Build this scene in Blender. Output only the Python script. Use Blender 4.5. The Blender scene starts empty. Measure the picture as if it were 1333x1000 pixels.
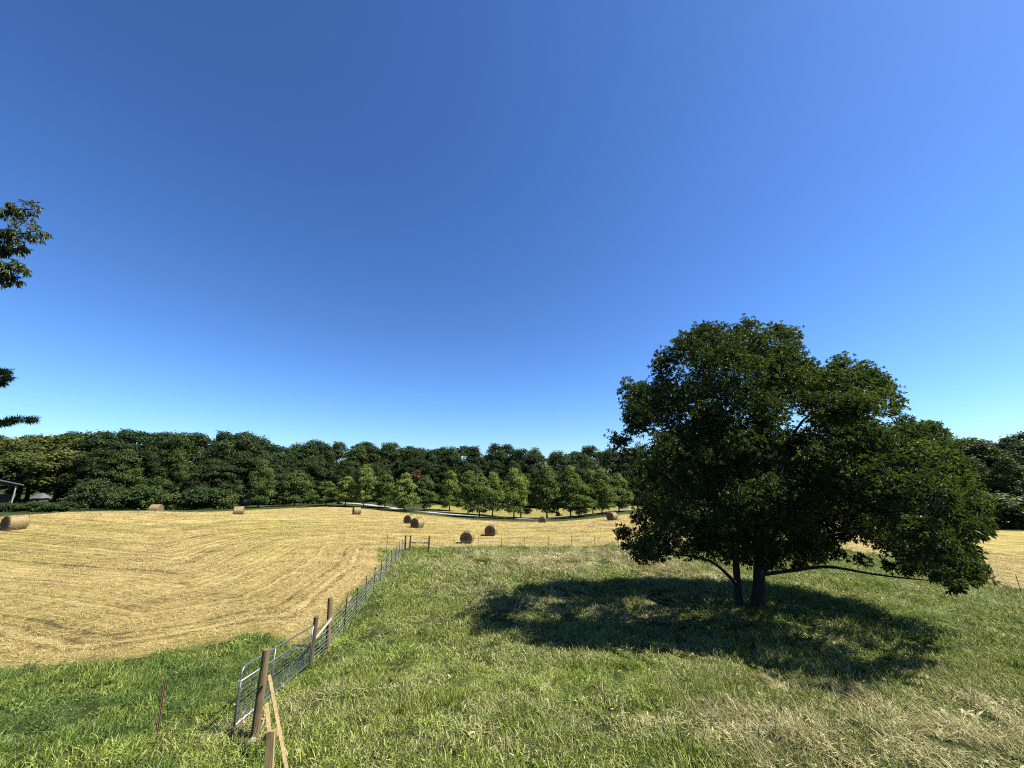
import bpy, math, random
import numpy as np
from mathutils import Vector

S = bpy.context.scene
COL = S.collection
PI = math.pi
random.seed(7)
RNG = np.random.default_rng(7)

# ------------------------------------------------------------------ camera model (used to survey the place)
F, CX, CY, HOR = 500.0, 666.5, 500.0, 620.0
PITCH = math.atan((HOR - CY) / F)
cp, sp = math.cos(PITCH), math.sin(PITCH)

def ray(px, py):
    u = (px - CX) / F; v = (CY - py) / F
    return np.array([u, cp - v * sp, sp + v * cp])

def at(px, py, Y):
    r = ray(px, py)
    return r * (Y / r[1])

def proj(x, y, z):
    d = y * cp + z * sp
    v = (z * cp - y * sp) / d
    return CX + F * x / d, CY - F * v

# ------------------------------------------------------------------ terrain
def _hash(i, j, s):
    n = (i * 374761393 + j * 668265263 + s * 974634777) & 0x7fffffff
    n = ((n ^ (n >> 13)) * 1274126177) & 0x7fffffff
    n = n ^ (n >> 16)
    return (n % 100003) / 100003.0

def vnoise(x, y, s=0):
    x = np.asarray(x, float); y = np.asarray(y, float)
    i = np.floor(x).astype(np.int64); j = np.floor(y).astype(np.int64)
    fx = x - i; fy = y - j
    fx = fx * fx * (3 - 2 * fx); fy = fy * fy * (3 - 2 * fy)
    a = _hash(i, j, s); b = _hash(i + 1, j, s); c = _hash(i, j + 1, s); d = _hash(i + 1, j + 1, s)
    return (a * (1 - fx) + b * fx) * (1 - fy) + (c * (1 - fx) + d * fx) * fy

def fbm(x, y, s=0, o=3):
    t = 0; a = .5
    for k in range(o):
        t = t + a * (vnoise(np.asarray(x) * 2**k, np.asarray(y) * 2**k, s + k) - .5)
        a *= .5
    return t

ctl_px = [(303,957,10.6),(404,868,15.8),(0,1000,8.6),(666,1000,8.4),(1333,1000,8.6),(1000,880,14.5),(985,795,22.5),
  (666,880,14.5),(0,880,13.6),(200,760,24),(0,760,24),(17,690,40),(202,667,56),(310,671,66),(464,670,80),(541,687,59),
  (536,682,66),(608,708,48.7),(638,697.5,55),(706,681.7,84),(796,677.5,70),(728,672.5,112),(527,718,41),(700,716,43),
  (787,713,44),(1331,775,29),(1300,685,85),(1300,740,40),(470,657,120),(520,663,112),(600,671,102),(660,675,97),
  (715,676,97),(760,672,100),(820,664,106),(400,655,135),(100,660,95),(0,655,90),(0,668,55),(1150,690,80)]
CT = [at(*c) for c in ctl_px]
CT += [np.array(p, float) for p in [(at(202,660,66)[0],66,-6.0),(0,150,-10),(-60,165,-9),(-200,200,-8),(0,260,-10),(200,200,-11),
  (-220,60,-4.5),(200,60,-12),(-60,-20,-4.4),(60,-20,-5),(0,0,-4.6),(0,-40,-4.4),(-150,-30,-4),(150,-30,-6),(-300,-60,-5),(300,-60,-8),
  (-320,300,-9),(320,300,-11),(0,330,-10),(100,120,-10.2)]]
CT = np.array(CT)

def _tps(r2):
    return np.where(r2 > 1e-9, .5 * r2 * np.log(np.maximum(r2, 1e-9)), 0)
_n = len(CT); SC = 50.0
_P = CT[:, :2] / SC
_K = _tps(((_P[:, None] - _P[None])**2).sum(2)) + np.eye(_n) * .0015
_A = np.zeros((_n + 3, _n + 3)); _A[:_n, :_n] = _K
_A[:_n, _n] = 1; _A[:_n, _n+1:] = _P; _A[_n, :_n] = 1; _A[_n+1:, :_n] = _P.T
_W = np.linalg.solve(_A, np.concatenate([CT[:, 2], np.zeros(3)]))

def ground(x, y):
    x = np.asarray(x, float); y = np.asarray(y, float)
    sh = x.shape; xf = x.ravel(); yf = y.ravel()
    out = np.empty(len(xf))
    for a in range(0, len(xf), 20000):
        q = np.stack([xf[a:a+20000], yf[a:a+20000]], 1) / SC
        r2 = ((q[:, None] - _P[None])**2).sum(2)
        out[a:a+20000] = _tps(r2) @ _W[:_n] + _W[_n] + q @ _W[_n+1:]
    r = np.hypot(xf, yf - 60)
    t = np.clip((r - 170) / 130, 0, 1); t = t * t * (3 - 2 * t)
    out = out * (1 - t) + -10.0 * t
    near = np.clip((70 - np.hypot(xf, yf)) / 30, 0, 1)
    out = out + near * .16 * fbm(xf / 1.6, yf / 1.6, 5, 2)
    return out.reshape(sh) if sh else float(out[0])

def hit(px, py):
    """point of the ground seen at a pixel of the photograph"""
    r = ray(px, py); Y = np.linspace(4, 260, 2600)
    g = ground(r[0] / r[1] * Y, Y); z = r[2] / r[1] * Y
    k = int(np.argmax(z < g))
    return np.array([r[0] / r[1] * Y[k], Y[k], g[k]])

# ------------------------------------------------------------------ mesh helpers
class MB:
    def __init__(self):
        self.v = []; self.q = []; self.t = []; self.n = 0; self.att = []
    def add(self, V, Q=None, T=None, a=0.5):
        V = np.asarray(V, float).reshape(-1, 3)
        self.v.append(V)
        if Q is not None and len(Q): self.q.append(np.asarray(Q, np.int64) + self.n)
        if T is not None and len(T): self.t.append(np.asarray(T, np.int64) + self.n)
        self.att.append(np.full(len(V), a, float) if np.isscalar(a) else np.asarray(a, float))
        self.n += len(V)
    def box(self, c, s, R=None, a=.5):
        o = np.array([[x, y, z] for x in (-.5, .5) for y in (-.5, .5) for z in (-.5, .5)]) * np.array(s)
        if R is not None: o = o @ np.asarray(R).T
        self.add(o + np.array(c), [[0,1,3,2],[4,6,7,5],[0,4,5,1],[2,3,7,6],[0,2,6,4],[1,5,7,3]], a=a)
    def tube(self, pts, rad, n=8, cap=True, a=.5, ref=None):
        pts = np.asarray(pts, float); m = len(pts)
        rad = np.full(m, rad, float) if np.isscalar(rad) else np.asarray(rad, float)
        T = np.gradient(pts, axis=0); T /= np.linalg.norm(T, axis=1)[:, None] + 1e-12
        if ref is None: ref = np.array([0, 0, 1.]) if abs(T[:, 2]).mean() < .8 else np.array([1., 0, 0])
        ref = np.asarray(ref, float)
        U = np.cross(T, ref); U /= np.linalg.norm(U, axis=1)[:, None] + 1e-12
        W = np.cross(T, U)
        th = np.arange(n) * 2 * PI / n
        V = pts[:, None] + rad[:, None, None] * (np.cos(th)[None, :, None] * U[:, None] + np.sin(th)[None, :, None] * W[:, None])
        k = np.arange(m - 1)[:, None] * n; j = np.arange(n)[None]; j2 = (j + 1) % n
        Q = np.stack([k + j, k + j2, k + n + j2, k + n + j], 2).reshape(-1, 4)
        V = V.reshape(-1, 3); Tt = []
        if cap:
            V = np.concatenate([V, pts[:1], pts[-1:]]); b = m * n
            for i in range(n):
                Tt.append([b, (i + 1) % n, i]); Tt.append([b + 1, (m - 1) * n + i, (m - 1) * n + (i + 1) % n])
        self.add(V, Q, Tt, a)
    def plank(self, p0, p1, w, t, side, a=.5):
        """board from p0 to p1; w along 'side', t across"""
        p0 = np.array(p0, float); p1 = np.array(p1, float); d = p1 - p0; L = np.linalg.norm(d); d /= L
        s = np.array(side, float); s -= d * (s @ d); s /= np.linalg.norm(s); n = np.cross(d, s)
        self.box((p0 + p1) / 2, (w, t, L), np.stack([s, n, d], 1), a)
    def build(self, name, mat, parent=None, smooth=False, world_to=None, mats=None, mi=None):
        V = np.concatenate(self.v)
        if world_to is not None: V = V - np.asarray(world_to)
        me = mesh_np(name, V, np.concatenate(self.q) if self.q else None, np.concatenate(self.t) if self.t else None, smooth)
        at_ = me.attributes.new('tone', 'FLOAT', 'POINT'); at_.data.foreach_set('value', np.concatenate(self.att).astype(np.float32))
        me.materials.append(mat)
        o = bpy.data.objects.new(name, me)
        if parent is not None: o.parent = parent
        COL.objects.link(o)
        return o

def mesh_np(name, V, Q=None, T=None, smooth=False):
    me = bpy.data.meshes.new(name)
    V = np.asarray(V, np.float32)
    me.vertices.add(len(V)); me.vertices.foreach_set('co', V.ravel())
    nq = 0 if Q is None else len(Q); nt = 0 if T is None else len(T)
    L = []
    if nq: L.append(np.asarray(Q, np.int32).ravel())
    if nt: L.append(np.asarray(T, np.int32).ravel())
    L = np.concatenate(L)
    me.loops.add(len(L)); me.loops.foreach_set('vertex_index', L)
    me.polygons.add(nq + nt)
    st = np.concatenate([np.arange(nq) * 4, nq * 4 + np.arange(nt) * 3]).astype(np.int32)
    me.polygons.foreach_set('loop_start', st)
    me.polygons.foreach_set('use_smooth', np.full(nq + nt, smooth, bool))
    me.update(calc_edges=True); me.validate()
    return me

def tag(o, label=None, cat=None, group=None, kind=None):
    if label: o['label'] = label
    if cat: o['category'] = cat
    if group: o['group'] = group
    if kind: o['kind'] = kind
    return o

def thing(name, label, cat, loc=(0,0,0), rz=0, group=None):
    o = bpy.data.objects.new(name, None); COL.objects.link(o)
    o.empty_display_size = .3
    o.location = [float(c) for c in loc]; o.rotation_euler = (0, 0, rz)
    return tag(o, label, cat, group)

def copy_thing(root, loc, rz, scale, label, group=None):
    r = root.copy(); COL.objects.link(r)
    r.location = [float(c) for c in loc]; r.rotation_euler = (0, 0, rz); r.scale = scale
    r['label'] = label
    if group: r['group'] = group
    for ch in list(root.children):
        c = ch.copy(); COL.objects.link(c); c.parent = r
    return r

# ------------------------------------------------------------------ materials
def mat_new(name):
    m = bpy.data.materials.new(name); m.use_nodes = True
    nt = m.node_tree; nt.nodes.clear()
    out = nt.nodes.new('ShaderNodeOutputMaterial')
    return m, nt, out
def N(nt, t, **kw):
    n = nt.nodes.new(t)
    for k, v in kw.items():
        if k in n.inputs: n.inputs[k].default_value = v
        else: setattr(n, k, v)
    return n
def ramp(nt, stops, fac=None, interp='LINEAR'):
    r = nt.nodes.new('ShaderNodeValToRGB'); e = r.color_ramp.elements
    r.color_ramp.interpolation = interp
    while len(e) < len(stops): e.new(.5)
    for k, (p, c) in enumerate(stops):
        e[k].position = p; e[k].color = (*c, 1) if len(c) == 3 else c
    if fac is not None: nt.links.new(fac, r.inputs[0])
    return r
def mix(nt, fac, a, b, mode='MIX'):
    m = nt.nodes.new('ShaderNodeMix'); m.data_type = 'RGBA'; m.blend_type = mode
    for s, x in ((m.inputs[0], fac), (m.inputs[6], a), (m.inputs[7], b)):
        if hasattr(x, 'links'): nt.links.new(x, s)
        elif isinstance(x, (int, float)): s.default_value = x
        else: s.default_value = (*x, 1)
    return m.outputs[2]
def math_(nt, op, a, b=0.0, clamp=False):
    m = nt.nodes.new('ShaderNodeMath'); m.operation = op; m.use_clamp = clamp
    for s, x in ((m.inputs[0], a), (m.inputs[1], b)):
        if hasattr(x, 'links'): nt.links.new(x, s)
        else: s.default_value = x
    return m.outputs[0]
def attr(nt, name, typ='GEOMETRY'):
    a = nt.nodes.new('ShaderNodeAttribute'); a.attribute_name = name; a.attribute_type = typ
    return a
def noise(nt, scale, detail=3, vec=None, rough=.55):
    n = N(nt, 'ShaderNodeTexNoise'); n.inputs['Scale'].default_value = scale; n.inputs['Detail'].default_value = detail
    n.inputs['Roughness'].default_value = rough
    if vec is not None: nt.links.new(vec, n.inputs['Vector'])
    return n.outputs['Fac']
def principled(nt, out, col, rough=.8, spec=.3, metal=0, bump=None, bstr=.3, bdist=.02):
    b = nt.nodes.new('ShaderNodeBsdfPrincipled')
    if hasattr(col, 'links'): nt.links.new(col, b.inputs['Base Color'])
    else: b.inputs['Base Color'].default_value = (*col, 1)
    if hasattr(rough, 'links'): nt.links.new(rough, b.inputs['Roughness'])
    else: b.inputs['Roughness'].default_value = rough
    b.inputs['Specular IOR Level'].default_value = spec; b.inputs['Metallic'].default_value = metal
    if bump is not None:
        bp = nt.nodes.new('ShaderNodeBump'); bp.inputs['Strength'].default_value = bstr; bp.inputs['Distance'].default_value = bdist
        nt.links.new(bump, bp.inputs['Height']); nt.links.new(bp.outputs[0], b.inputs['Normal'])
    nt.links.new(b.outputs[0], out.inputs[0])
    return b

def leaf_mat(name, stops, trans=.25, rough=.6, spec=.14, vary=.25):
    m, nt, out = mat_new(name)
    c = ramp(nt, stops, attr(nt, 'tone').outputs['Fac']).outputs[0]
    oi = nt.nodes.new('ShaderNodeObjectInfo')
    k = math_(nt, 'MULTIPLY_ADD', oi.outputs['Random'], vary * 2)
    k.node.inputs[2].default_value = 1 - vary
    hs = nt.nodes.new('ShaderNodeHueSaturation')
    nt.links.new(c, hs.inputs['Color']); nt.links.new(k, hs.inputs['Value'])
    h = math_(nt, 'MULTIPLY_ADD', oi.outputs['Random'], -.035); h.node.inputs[2].default_value = .515
    nt.links.new(h, hs.inputs['Hue'])
    c = hs.outputs[0]
    b = principled(nt, out, c, rough, spec)
    t = nt.nodes.new('ShaderNodeBsdfTranslucent'); tc = mix(nt, 1.0, c, (1.5, 1.6, .6), 'MULTIPLY')
    nt.links.new(tc, t.inputs[0])
    ms = nt.nodes.new('ShaderNodeMixShader'); ms.inputs[0].default_value = trans
    nt.links.new(b.outputs[0], ms.inputs[1]); nt.links.new(t.outputs[0], ms.inputs[2]); nt.links.new(ms.outputs[0], out.inputs[0])
    return m

def wood_mat(name, c0, c1, scale=6, rough=.85, stretch=.12):
    m, nt, out = mat_new(name)
    tc = nt.nodes.new('ShaderNodeTexCoord'); mp = nt.nodes.new('ShaderNodeMapping')
    mp.inputs['Scale'].default_value = (1, 1, stretch)
    nt.links.new(tc.outputs['Object'], mp.inputs[0])
    f = noise(nt, scale, 5, mp.outputs[0], .65)
    c = ramp(nt, [(.3, c0), (.7, c1)], f).outputs[0]
    principled(nt, out, c, rough, .2, bump=f, bstr=.6, bdist=.02)
    return m
def flat_mat(name, c, rough=.6, metal=0, spec=.4, var=.15, scale=8):
    m, nt, out = mat_new(name)
    tc = nt.nodes.new('ShaderNodeTexCoord')
    f = noise(nt, scale, 4, tc.outputs['Object'])
    cc = ramp(nt, [(.3, tuple(x * (1 - var) for x in c)), (.7, tuple(x * (1 + var) for x in c))], f).outputs[0]
    principled(nt, out, cc, rough, spec, metal)
    return m

M_BARK = wood_mat('bark', (.03, .024, .018), (.09, .075, .06), 9, .9)
M_POST = wood_mat('weathered_post_wood', (.11, .075, .035), (.40, .29, .15), 14)
M_POSTD = wood_mat('dark_post_wood', (.09, .065, .038), (.26, .19, .11), 14)
M_PALE = wood_mat('pale_peeled_wood', (.42, .36, .26), (.62, .54, .42), 14)
M_LUMBER = wood_mat('fresh_yellow_lumber', (.36, .25, .10), (.62, .47, .22), 12)
M_GALV = flat_mat('galvanised_steel', (.42, .45, .47), .42, .75, .5, .12, 20)
M_LATCH = flat_mat('bright_latch_plate', (.75, .77, .78), .4, .3)
M_WIRE = flat_mat('fence_wire', (.50, .55, .58), .5, .3)
M_TPOST = flat_mat('green_steel_post', (.035, .05, .05), .6, .2)
M_TPOSTR = flat_mat('rusty_steel', (.22, .115, .065), .85, .1, var=.4, scale=25)
M_TIP = flat_mat('white_post_tip', (.7, .7, .66), .6)
M_SHINGLE = flat_mat('grey_roof', (.16, .16, .165), .8, var=.2)
M_PALEROOF = flat_mat('pale_roof_sheet', (.5, .5, .5), .5, .2)
M_DARKWOOD = wood_mat('dark_shed_boards', (.05, .04, .035), (.12, .10, .085), 5)
M_ROAD = flat_mat('pale_road', (.50, .49, .48), .9, var=.3, scale=.9)
M_STONE = flat_mat('pale_stone', (.50, .46, .38), .9, var=.3, scale=14)

# ------------------------------------------------------------------ ground polygons
def arr(L): return np.array(L, float)
v1 = hit(0, 882); v2 = hit(130, 868); v3 = hit(250, 847); v4 = hit(345, 824)
GN0 = hit(303, 957)[:2]; GN1 = hit(403, 869)[:2]           # the gate's two ends
FP1 = hit(427, 847)[:2]; COR = hit(527, 718)[:2]; COR2 = hit(558, 720)[:2]
RP = at(1331, 775, 29)[:2]
fdir = (COR - GN1) / np.linalg.norm(COR - GN1)
fnor = np.array([-fdir[1], fdir[0]])                        # to the left of the fence
f5 = FP1 + fnor * 1.0; f6 = COR - fdir * 6 + fnor * .7; f7 = hit(497, 732)[:2]; f8 = hit(498, 716)[:2]
e_ = [hit(a, b)[:2] for a, b in ((560, 714), (640, 713), (720, 713), (790, 711))]
HAY = arr([(-150, 30), (-60, 22), (-30, 17.2), v1[:2], v2[:2], v3[:2], v4[:2], f5, f6, f7, f8, *e_, (22, 44.5), (33, 50), (42, 43), RP + [1.5, 1.2],
           RP + [30, -9], (150, 15), (150, 60), (100, 76), (70, 92), hit(822, 669)[:2], hit(760, 677)[:2], hit(700, 680)[:2],
           hit(620, 677.5)[:2], hit(560, 671.5)[:2], hit(500, 665.5)[:2], at(440, 661, 112)[:2], at(330, 662, 92)[:2], at(215, 664.5, 72)[:2],
           at(120, 667, 60)[:2], at(60, 671.5, 52)[:2], at(0, 676, 46.5)[:2], (-80, 44), (-150, 50)])

def sdist(poly, x, y):
    """signed distance, positive inside"""
    x = np.asarray(x, float).ravel(); y = np.asarray(y, float).ravel()
    d = np.full(len(x), 1e9); ins = np.zeros(len(x), bool); n = len(poly)
    for k in range(n):
        a = poly[k]; b = poly[(k + 1) % n]; e = b - a
        t = np.clip(((x - a[0]) * e[0] + (y - a[1]) * e[1]) / (e @ e + 1e-12), 0, 1)
        d = np.minimum(d, (x - a[0] - t * e[0])**2 + (y - a[1] - t * e[1])**2)
        c = ((a[1] > y) != (b[1] > y)) & (x < (b[0] - a[0]) * (y - a[1]) / (b[1] - a[1] + 1e-12) + a[0])
        ins ^= c
    d = np.sqrt(d)
    return np.where(ins, d, -d)

INNER = HAY[1:20]
def rowdist(x, y):
    """distance from the mown field's inner edge: the mower went round and round"""
    x = np.asarray(x, float).ravel(); y = np.asarray(y, float).ravel()
    num = np.zeros(len(x)); k_ = 1.3
    D = []
    for k in range(len(INNER) - 1):
        a = INNER[k]; e = INNER[k + 1] - a
        t = np.clip(((x - a[0]) * e[0] + (y - a[1]) * e[1]) / (e @ e + 1e-12), 0, 1)
        D.append(np.hypot(x - a[0] - t * e[0], y - a[1] - t * e[1]))
    return np.min(D, axis=0)

def axis(lo, hi, fine_lo, fine_hi, step, grow=1.14, mx=400):
    a = list(np.arange(fine_lo, fine_hi + 1e-6, step)); s = step
    while a[-1] < hi: s = min(s * grow, mx); a.append(a[-1] + s)
    s = step
    while a[0] > lo: s = min(s * grow, mx); a.insert(0, a[0] - s)
    return np.array(a)
gx = axis(-4000, 4000, -62, 48, .6); gy = axis(-1500, 5000, 5, 62, .6)
GX, GY = np.meshgrid(gx, gy)
GZ = ground(GX, GY)
nx, ny = len(gx), len(gy)
ii = (np.arange(ny - 1)[:, None] * nx + np.arange(nx - 1)[None]).ravel()
GQ = np.stack([ii, ii + 1, ii + nx + 1, ii + nx], 1)
GV = np.stack([GX.ravel(), GY.ravel(), GZ.ravel()], 1)

def ground_mat():
    m, nt, out = mat_new('pasture_ground')
    tc = nt.nodes.new('ShaderNodeTexCoord'); P = tc.outputs['Object']
    n1 = noise(nt, .35, 5, P); n2 = noise(nt, 6, 6, P, .7); n3 = noise(nt, .06, 3, P)
    c = ramp(nt, [(.3, (.05, .075, .018)), (.55, (.10, .125, .03)), (.75, (.19, .17, .06))], n1).outputs[0]
    c = mix(nt, math_(nt, 'MULTIPLY', n3, .5), c, (.10, .16, .03))
    c = mix(nt, ramp(nt, [(.35, (0, 0, 0)), (.7, (1, 1, 1))], n2).outputs[0], mix(nt, 1.0, c, (.32, .32, .32), 'MULTIPLY'), c)
    principled(nt, out, c, .95, .1, bump=n2, bstr=.8, bdist=.12)
    return m
def hay_mat(green=0.0):
    m, nt, out = mat_new('mown_hay')
    tc = nt.nodes.new('ShaderNodeTexCoord'); P = tc.outputs['Object']
    rd = attr(nt, 'rowdist').outputs['Fac']
    w = noise(nt, .22, 3, P)
    rdw = math_(nt, 'ADD', rd, math_(nt, 'MULTIPLY', w, 1.1))
    def rows(period, seed):
        cb = nt.nodes.new('ShaderNodeCombineXYZ'); nt.links.new(math_(nt, 'MULTIPLY', rdw, 1 / period), cb.inputs[0]); cb.inputs[1].default_value = seed
        return noise(nt, 1.0, 2, cb.outputs[0])
    r1 = rows(.34, 3.1); r2 = rows(.9, 8.4)
    big = noise(nt, .06, 3, P); mid = noise(nt, .45, 4, P); fine = noise(nt, 4.5, 8, P, .8)
    # thatch of dropped straw over short green stubble; shade between lumps painted in
    k = math_(nt, 'ADD', math_(nt, 'MULTIPLY', r1, .6), math_(nt, 'MULTIPLY', r2, .4))
    k = math_(nt, 'ADD', k, math_(nt, 'MULTIPLY', math_(nt, 'SUBTRACT', mid, .5), .35))
    k = math_(nt, 'ADD', k, math_(nt, 'MULTIPLY', math_(nt, 'SUBTRACT', fine, .5), 1.0))
    c = ramp(nt, [(.31, (.12, .095, .03)), (.44, (.40, .285, .095)), (.55, (.74, .55, .20)), (.70, (1.02, .80, .36))], k).outputs[0]
    c2 = ramp(nt, [(.31, (.11, .125, .03)), (.44, (.36, .32, .078)), (.55, (.70, .56, .15)), (.70, (.97, .79, .29))], k).outputs[0]
    c = mix(nt, ramp(nt, [(.42, (0, 0, 0)), (.62, (1, 1, 1))], big).outputs[0], c, c2)
    edge = attr(nt, 'sd').outputs['Fac']
    c = mix(nt, ramp(nt, [(0, (.45, .45, .45)), (1, (0, 0, 0))], math_(nt, 'MULTIPLY', edge, .9)).outputs[0], c, (.42, .36, .11))
    if green: c = mix(nt, green, c, (.24, .27, .06))
    hgt = math_(nt, 'ADD', k, math_(nt, 'MULTIPLY', fine, .6))
    principled(nt, out, c, .9, .12, bump=hgt, bstr=1.0, bdist=.16)
    return m

me = mesh_np('ground', GV, GQ, smooth=True); me.materials.append(ground_mat())
o = bpy.data.objects.new('ground', me); COL.objects.link(o); tag(o, kind='structure')

# mown fields: sheets lying just above the ground, their borders following the polygons
def hay_sheet(name, poly, mat):
    def fld(X): return sdist(poly, X[:, 0], X[:, 1]) + .5 * fbm(X[:, 0] / 2, X[:, 1] / 2, 11, 3)
    sd = fld(GV)
    cell = (sd[GQ] > 0).any(1) & (np.abs(GV[GQ[:, 0], 0]) < 160) & (GV[GQ[:, 0], 1] < 170) & (GV[GQ[:, 0], 1] > 5)
    used = np.unique(GQ[cell]); remap = -np.ones(len(GV), int); remap[used] = np.arange(len(used))
    HV = GV[used].copy(); hs = sd[used].copy(); out_ = hs < 0
    for _ in range(4):
        e = .05; X = HV[out_]; f0 = fld(X); fx = (fld(X + [e, 0, 0]) - f0) / e; fy = (fld(X + [0, e, 0]) - f0) / e
        g2 = np.maximum(fx**2 + fy**2, .3)
        HV[out_, 0] -= .8 * f0 * fx / g2; HV[out_, 1] -= .8 * f0 * fy / g2
    hs[out_] = 0
    HV[:, 2] = ground(HV[:, 0], HV[:, 1]) + .03
    me = mesh_np(name, HV, remap[GQ[cell]], smooth=True)
    a = me.attributes.new('rowdist', 'FLOAT', 'POINT'); a.data.foreach_set('value', rowdist(HV[:, 0], HV[:, 1]).astype(np.float32))
    a = me.attributes.new('sd', 'FLOAT', 'POINT'); a.data.foreach_set('value', np.maximum(hs, 0).astype(np.float32))
    me.materials.append(mat)
    o = bpy.data.objects.new(name, me); COL.objects.link(o); tag(o, kind='structure')
M_HAY = hay_mat()
hay_sheet('hay_field', HAY, M_HAY)
FARHAY = arr([at(545, 664, 116)[:2], at(600, 668.5, 107)[:2], at(660, 672, 102.5)[:2], at(715, 672.5, 102.5)[:2], at(760, 668.5, 106)[:2], at(820, 661, 113)[:2], at(880, 657, 116)[:2], at(850, 654, 132)[:2], at(700, 662, 136)[:2], at(560, 662, 134)[:2]])
hay_sheet('far_field', FARHAY, hay_mat(.6))

# road curving through the valley
def smooth_path(P, n=120):
    P = arr(P); t = np.concatenate([[0], np.cumsum(np.linalg.norm(np.diff(P, axis=0), axis=1))])
    s = np.linspace(0, t[-1], n); Q = np.stack([np.interp(s, t, P[:, k]) for k in range(P.shape[1])], 1)
    for _ in range(6): Q[1:-1] = .25 * Q[:-2] + .5 * Q[1:-1] + .25 * Q[2:]
    return Q
RD = smooth_path([at(395, 651, 160)[:2], at(440, 655.5, 135)[:2], at(470, 657.5, 122)[:2], at(520, 663, 112)[:2], at(600, 671, 102)[:2], at(660, 674.6, 97.5)[:2],
                  at(715, 675.4, 97.5)[:2], at(760, 671.5, 101)[:2], at(820, 664.5, 108)[:2], at(880, 660, 112)[:2], at(1000, 661, 106)[:2], at(1150, 672, 96)[:2], (130, 92), (200, 80)])
tn = np.gradient(RD, axis=0); tn /= np.linalg.norm(tn, axis=1)[:, None]; nn = np.stack([-tn[:, 1], tn[:, 0]], 1)
ws = np.linspace(-1.7, 1.7, 7)
RV = RD[:, None] + nn[:, None] * ws[None, :, None]
RZ = ground(RV[..., 0], RV[..., 1]) + .07
RV = np.concatenate([RV, RZ[..., None]], 2).reshape(-1, 3)
ri = (np.arange(len(RD) - 1)[:, None] * 7 + np.arange(6)[None]).ravel()
me = mesh_np('road', RV, np.stack([ri, ri + 1, ri + 8, ri + 7], 1), smooth=True); me.materials.append(M_ROAD)
o = bpy.data.objects.new('road', me); COL.objects.link(o); tag(o, kind='structure')

# ------------------------------------------------------------------ grass and straw (geometry-node stuff)
def blade_patch(name, rng, n, rad, h, w, lean, curl, mat, flat=0.0, wind=(0, 0)):
    """one tuft of n curved blades"""
    r = rad * np.sqrt(rng.random(n)); th = rng.random(n) * 2 * PI
    bx, by = r * np.cos(th), r * np.sin(th)
    H = rng.uniform(*h, n); Wd = rng.uniform(*w, n)
    az = rng.random(n) * 2 * PI; L = rng.uniform(*lean, n); C = rng.uniform(*curl, n)
    dx, dy = np.cos(az) + wind[0], np.sin(az) + wind[1]
    q = np.hypot(dx, dy) + 1e-6; dx /= q; dy /= q
    ts = np.array([0, .4, .75, 1.0]); wt = np.array([1, .85, .5, 0])
    fa = rng.random(n) * 2 * PI; sx, sy = np.cos(fa), np.sin(fa)
    V = np.zeros((n, 7, 3)); k = 0
    ang = L; px = np.zeros(n); pz = np.zeros(n); prev = 0
    cen = []
    for t in ts:
        seg = (t - prev) * H; a = L + C * t
        px = px + seg * np.sin(a); pz = pz + seg * np.cos(a); prev = t
        cen.append((px.copy(), pz.copy()))
    for k in range(3):
        p, z = cen[k]
        for s_, j in ((-1, 2 * k), (1, 2 * k + 1)):
            V[:, j, 0] = bx + dx * p + sx * s_ * Wd * wt[k] * .5
            V[:, j, 1] = by + dy * p + sy * s_ * Wd * wt[k] * .5
            V[:, j, 2] = z - (.02 if k == 0 else 0)
    V[:, 6, 0] = bx + dx * cen[3][0]; V[:, 6, 1] = by + dy * cen[3][0]; V[:, 6, 2] = cen[3][1]
    V[:, :, 2] = np.maximum(V[:, :, 2], -.02 + flat * rng.random(n)[:, None])
    b = np.arange(n)[:, None] * 7
    Q = np.concatenate([b + np.array([[0, 1, 3, 2]]), b + np.array([[2, 3, 5, 4]])]); T = b + np.array([[4, 5, 6]])
    me = mesh_np(name, V.reshape(-1, 3), Q, T)
    a = me.attributes.new('tone', 'FLOAT', 'POINT'); a.data.foreach_set('value', np.repeat(rng.random(n), 7).astype(np.float32))
    me.materials.append(mat)
    return bpy.data.objects.new(name, me)

def grass_mat():
    m, nt, out = mat_new('grass_blades')
    t = attr(nt, 'tone').outputs['Fac']; dry = attr(nt, 'dry', 'INSTANCER').outputs['Fac']
    g = ramp(nt, [(0, (.06, .11, .016)), (.42, (.285, .385, .048)), (.78, (.52, .60, .11)), (1, (.74, .73, .25))], t).outputs[0]
    s = ramp(nt, [(0, (.24, .22, .07)), (.5, (.60, .53, .22)), (1, (1.0, .88, .50))], t).outputs[0]
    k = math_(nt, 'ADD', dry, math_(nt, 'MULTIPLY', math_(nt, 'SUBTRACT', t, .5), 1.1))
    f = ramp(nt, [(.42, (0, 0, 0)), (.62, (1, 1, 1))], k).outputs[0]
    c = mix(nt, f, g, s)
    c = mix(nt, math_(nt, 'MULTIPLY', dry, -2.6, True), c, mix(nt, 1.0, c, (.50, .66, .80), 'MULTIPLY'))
    b = principled(nt, out, c, .6, .18)
    tr = nt.nodes.new('ShaderNodeBsdfTranslucent'); nt.links.new(mix(nt, 1.0, c, (1.2, 1.25, .8), 'MULTIPLY'), tr.inputs[0])
    ms = nt.nodes.new('ShaderNodeMixShader'); ms.inputs[0].default_value = .22
    nt.links.new(b.outputs[0], ms.inputs[1]); nt.links.new(tr.outputs[0], ms.inputs[2]); nt.links.new(ms.outputs[0], out.inputs[0])
    return m
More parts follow.
